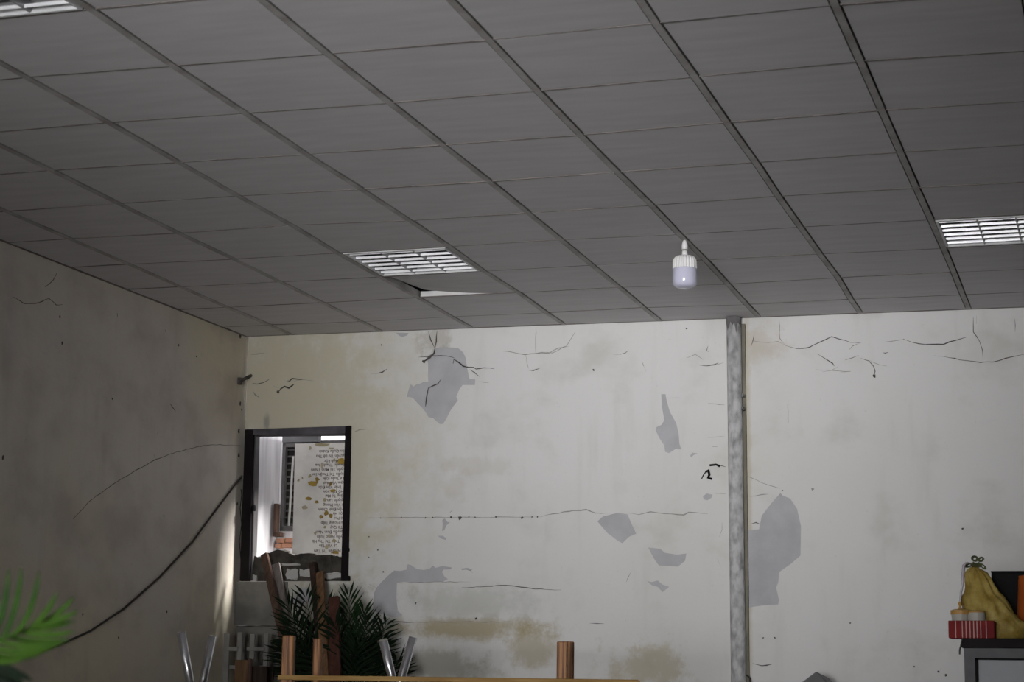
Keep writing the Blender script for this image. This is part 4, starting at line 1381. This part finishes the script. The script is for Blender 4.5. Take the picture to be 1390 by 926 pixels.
# ------------------------------------------------------------------ cabinet at the right with the things on it
DC = 8.6
KC = DC / FPX
q = at_depth(1306.5, 866.5, DC)
cab = empty('metal_cabinet', (q.x, q.y, 0), 0.0)
tag(cab, 'grey framed cabinet with pale panel and dark top at the right edge', 'cabinet')
TZ = q.z
CW = 0.95
CD = 0.68
bm = bmesh.new(); box(bm, -.006, CW, 0, CD, TZ - .042, TZ); bevel(bm, .004); obj('top_board', bm, M['cab_top'], cab)
fx0, fy0 = .004, .012
zt = TZ - .042
bm = bmesh.new(); box(bm, fx0, fx0 + .045, fy0, fy0 + .04, .05, zt); obj('stile', bm, M['alu'], cab)
bm = bmesh.new(); box(bm, CW - .05, CW - .005, fy0, fy0 + .04, .05, zt); obj('stile', bm, M['alu'], cab)
bm = bmesh.new(); box(bm, fx0 + .045, CW - .05, fy0, fy0 + .04, zt - .042, zt); obj('rail', bm, M['alu'], cab)
bm = bmesh.new(); box(bm, fx0 + .045, CW - .05, fy0, fy0 + .04, .05, .11); obj('rail', bm, M['alu'], cab)
bm = bmesh.new(); box(bm, fx0 + .045, fx0 + .058, fy0 + .008, fy0 + .03, .11, zt - .042); box(bm, fx0 + .045, CW - .05, fy0 + .008, fy0 + .03, zt - .05, zt - .042); obj('gasket', bm, M['black'], cab)
bm = bmesh.new(); box(bm, fx0 + .05, CW - .055, fy0 + .022, fy0 + .034, .1, zt - .045); obj('front_pane', bm, M['panel'], cab)
bm = bmesh.new(); box(bm, fx0, CW - .005, fy0 + .045, CD - .01, .05, zt); obj('body', bm, M['alu'], cab)
for x in (.05, CW - .06):
    for y in (.06, CD - .06):
        bm = bmesh.new(); tube(bm, [(x, y, 0), (x, y, .05)], .018, 10); obj('foot', bm, M['black'], cab)
bm = bmesh.new()
tube(bm, [q + Vector((.0, -.004, -.002)), q + Vector((-.006, -.006, -.03)), q + Vector((-.012, -.006, -.05)), q + Vector((-.013, -.004, -.07))], .004, 6)
o = obj('dangling_string', bm, M['cable'])
tag(o, 'short dark string hanging off the left corner of the cabinet top', 'string')

C3 = lambda px, py, d=0.0: at_depth(px, py, DC + d)


def at_cab(px, y_):
    """x on the plane at world y for a pixel column near the cabinet top"""
    r = ray(px, 862)
    t = (y_ - CAM.y) / r.y
    return CAM.x + r.x * t


def zc(py, y_, px=1330):
    r = ray(px, py)
    t = (y_ - CAM.y) / r.y
    return CAM.z + r.z * t


# red checked box
yb = q.y + .03
rb = empty('red_box', (at_cab(1287.5, yb), yb, TZ))
tag(rb, 'flat red box with pale lines under the yellow bag', 'box')
rx = at_cab(1350, yb) - at_cab(1287.5, yb)
rh = zc(842.5, yb, 1300) - TZ
bm = bmesh.new(); box(bm, 0, rx, 0, .12, 0.0005, rh); bevel(bm, .003); obj('carton', bm, M['red'], rb)
for px in (1297.5, 1306.5, 1311.5, 1317, 1322, 1326.5, 1331.5, 1339):
    x = at_cab(px, yb) - rb.location.x
    bm = bmesh.new(); box(bm, x - .0015, x + .0015, -.0012, .001, .002, rh - .001); obj('pale_line', bm, M['pink'], rb)
# tub with ochre lid on the red box
yt = yb + .06
tcx = at_cab(1304, yt); tr = (at_cab(1317, yt) - at_cab(1291, yt)) / 2
tb = empty('lidded_tub', (tcx, yt, TZ + rh))
tag(tb, 'small white tub with ochre lid on the red box', 'tub')
th_ = zc(834.5, yt, 1304) - TZ - rh
bm = bmesh.new(); lathe(bm, [(tr * .92, th_), (tr * .86, 0.0)], 24); obj('body', bm, M['tub'], tb)
bm = bmesh.new(); lathe(bm, [(tr * .55, th_ + .024), (tr, th_ + .018), (tr, th_)], 24); tl_ = obj('lid', bm, M['ochre'], tb)
bm = bmesh.new(); lathe(bm, [(tr * .12, th_ + .056), (tr * .18, th_ + .046), (tr * .1, th_ + .036), (tr * .2, th_ + .023)], 12); obj('knob', bm, M['ochre'], tl_)
# second round tub seen through the bag's edge
yt2 = yb + .06
tcx2 = at_cab(1326, yt2); tr2 = (at_cab(1341, yt2) - at_cab(1311, yt2)) / 2 * .8
tb2 = empty('round_tin', (tcx2, yt2, TZ + rh))
tag(tb2, 'shiny pale tin on the red box at the front of the yellow bag', 'tin')
bm = bmesh.new(); lathe(bm, [(tr2 * .96, .036), (tr2, .03), (tr2, 0.0)], 24); obj('body', bm, M['tub'], tb2)
bm = bmesh.new(); lathe(bm, [(tr2 * .5, .046), (tr2 * .96, .042), (tr2 * .98, .036)], 24); obj('lid', bm, M['ochre'], tb2)

# yellow bag: rings following its slack outline
yg = q.y + .25
bg_o = empty('yellow_bag', (at_cab(1338, yg), yg, TZ))
tag(bg_o, 'knotted yellow plastic bag slumped on the cabinet top', 'bag')
rows = [(862, 1318, 1402), (856, 1312, 1404), (848, 1308, 1396), (840, 1307, 1384), (830, 1307, 1376), (820, 1308, 1370), (808, 1309, 1360), (796, 1311, 1353), (786, 1312, 1348), (778, 1313, 1342), (773, 1318, 1334), (770, 1322, 1330)]
bm = bmesh.new()
rings = []
NS = 40
fine_rows = []
for (r0_, r1_) in zip(rows[:-1], rows[1:]):
    for q_ in range(3):
        fine_rows.append(tuple(r0_[c_] + (r1_[c_] - r0_[c_]) * q_ / 3 for c_ in range(3)))
rows = fine_rows + [rows[-1]]
NS = 72
for ri, (py, xl_, xr_) in enumerate(rows):
    z = zc(py, yg) - TZ if ri else (rh + .002) * 0 + .002
    xa, xb = at_cab(xl_, yg), at_cab(xr_, yg)
    cx_ = (xa + xb) / 2 - bg_o.location.x
    rx_ = (xb - xa) / 2
    ry_ = min(rx_ * .8, .085)
    ring = []
    for s in range(NS):
        a = 2 * math.pi * s / NS
        fold = 1 + .16 * noise.noise(Vector((math.cos(a) * 2.6, math.sin(a) * 2.6, z * 14))) + .12 * abs(noise.noise(Vector((math.cos(a) * 5, math.sin(a) * 5, z * 34)))) - .03 + (.09 * math.sin(a * 11 + z * 22) * (ri / len(rows)))
        zz = z + (.006 * noise.noise(Vector((a * 3, z * 20, 5))) if 0 < ri < len(rows) - 1 else 0)
        ring.append(bm.verts.new((cx_ + math.cos(a) * rx_ * fold, math.sin(a) * ry_ * fold, max(zz, .001))))
    rings.append(ring)
for i in range(len(rings) - 1):
    for s in range(NS):
        bm.faces.new((rings[i][s], rings[i][(s + 1) % NS], rings[i + 1][(s + 1) % NS], rings[i + 1][s]))
bm.faces.new(list(reversed(rings[0]))); bm.faces.new(rings[-1])
obj('film', bm, M['bag'], bg_o, smooth=True)


def pxl(px, py, dy=0.0):
    return Vector((at_cab(px, yg + dy), yg + dy, zc(py, yg + dy, px))) - bg_o.location


def ribbon_loop(c, rx_, ry_, rot, parent, name='bow_loop'):
    bm = bmesh.new()
    n_ = 22
    pr_ = None
    first = None
    for i in range(n_ + 1):
        a = 2 * math.pi * i / n_
        x = math.cos(a) * rx_; y = math.sin(a) * ry_
        p = pxl(c[0] + x * math.cos(rot) - y * math.sin(rot), c[1] + x * math.sin(rot) + y * math.cos(rot))
        x2 = x * .4; y2 = y * .4
        p2 = pxl(c[0] + x2 * math.cos(rot) - y2 * math.sin(rot), c[1] + x2 * math.sin(rot) + y2 * math.cos(rot))
        r = [bm.verts.new(p + Vector((0, -.012, 0))), bm.verts.new(p + Vector((0, .012, 0))), bm.verts.new(p2 + Vector((0, .012, 0))), bm.verts.new(p2 + Vector((0, -.012, 0)))]
        if pr_:
            for k_ in range(4): bm.faces.new((pr_[k_], pr_[(k_ + 1) % 4], r[(k_ + 1) % 4], r[k_]))
        pr_ = r
    return obj(name, bm, M['ribbon'], parent)


rbn = empty('ribbon_bow', bg_o.location)
tag(rbn, 'olive green ribbon bow tied at the neck of the yellow bag', 'ribbon')
for c_, a, b, r_ in (((1326, 758.5), 5.0, 4.2, .2), ((1334.5, 759.5), 4.6, 3.2, -.5), ((1337, 769), 5.5, 2.6, .75), ((1318, 767.5), 6, 2.6, -.35)):
    ribbon_loop(c_, a, b, r_, rbn)
bm = bmesh.new()
tube(bm, [pxl(1322, 766), pxl(1327, 768), pxl(1333, 766.5)], .012, 8)
obj('knot', bm, M['ribbon'], rbn)
# milky loop of a second bag handle at the left of the knot
bm = bmesh.new()
prev = None
for (px, py, w_) in ((1322, 765, 1.8), (1315, 763.5, 2.0), (1311, 767, 2.4), (1309.5, 776, 2.2), (1309, 790, 1.8), (1306, 805, 1.6), (1304, 822, 1.4), (1305, 838, 1.2)):
    c_ = pxl(px, py, -.05)
    r = [bm.verts.new(c_ + Vector((-w_ * KC, 0, 0))), bm.verts.new(c_ + Vector((0, -.012, 0))), bm.verts.new(c_ + Vector((w_ * KC, 0, 0))), bm.verts.new(c_ + Vector((0, .012, 0)))]
    if prev:
        for k_ in range(4): bm.faces.new((prev[k_], prev[(k_ + 1) % 4], r[(k_ + 1) % 4], r[k_]))
    else: bm.faces.new(r)
    prev = r
bm.faces.new(list(reversed(prev)))
obj('clear_handle', bm, nmat('milky_film', (0.50, 0.47, 0.50), (0.36, 0.30, 0.34), 20, 0.25), bg_o, smooth=True)

# black box and orange container behind
yk = q.y + .47
bxo = empty('black_box', (at_cab(1348, yk), yk, TZ))
tag(bxo, 'black box standing behind the yellow bag', 'box')
bh = zc(777, yk, 1370) - TZ
bm = bmesh.new(); box(bm, 0, .34, 0, .17, .0005, bh); bevel(bm, .005); obj('shell', bm, M['black'], bxo)
bm = bmesh.new(); box(bm, -.002, .342, -.002, .172, bh, bh + .006); obj('lid', bm, M['cab_top'], bxo)
yo = q.y + .39
oc = empty('orange_container', (at_cab(1398, yo), yo, TZ))
tag(oc, 'orange container cut off by the right edge beside the yellow bag', 'container')
oh = zc(784, yo, 1390) - TZ
orr = at_cab(1398, yo) - at_cab(1383, yo)
bm = bmesh.new(); lathe(bm, [(orr * .85, oh), (orr * .9, oh - .01), (orr * 1.25, .002)], 28); obj('body', bm, M['orange'], oc, smooth=False)
bm = bmesh.new(); lathe(bm, [(orr * .4, oh + .01), (orr * .88, oh + .006), (orr * .88, oh)], 28); obj('lid', bm, M['orange'], oc)
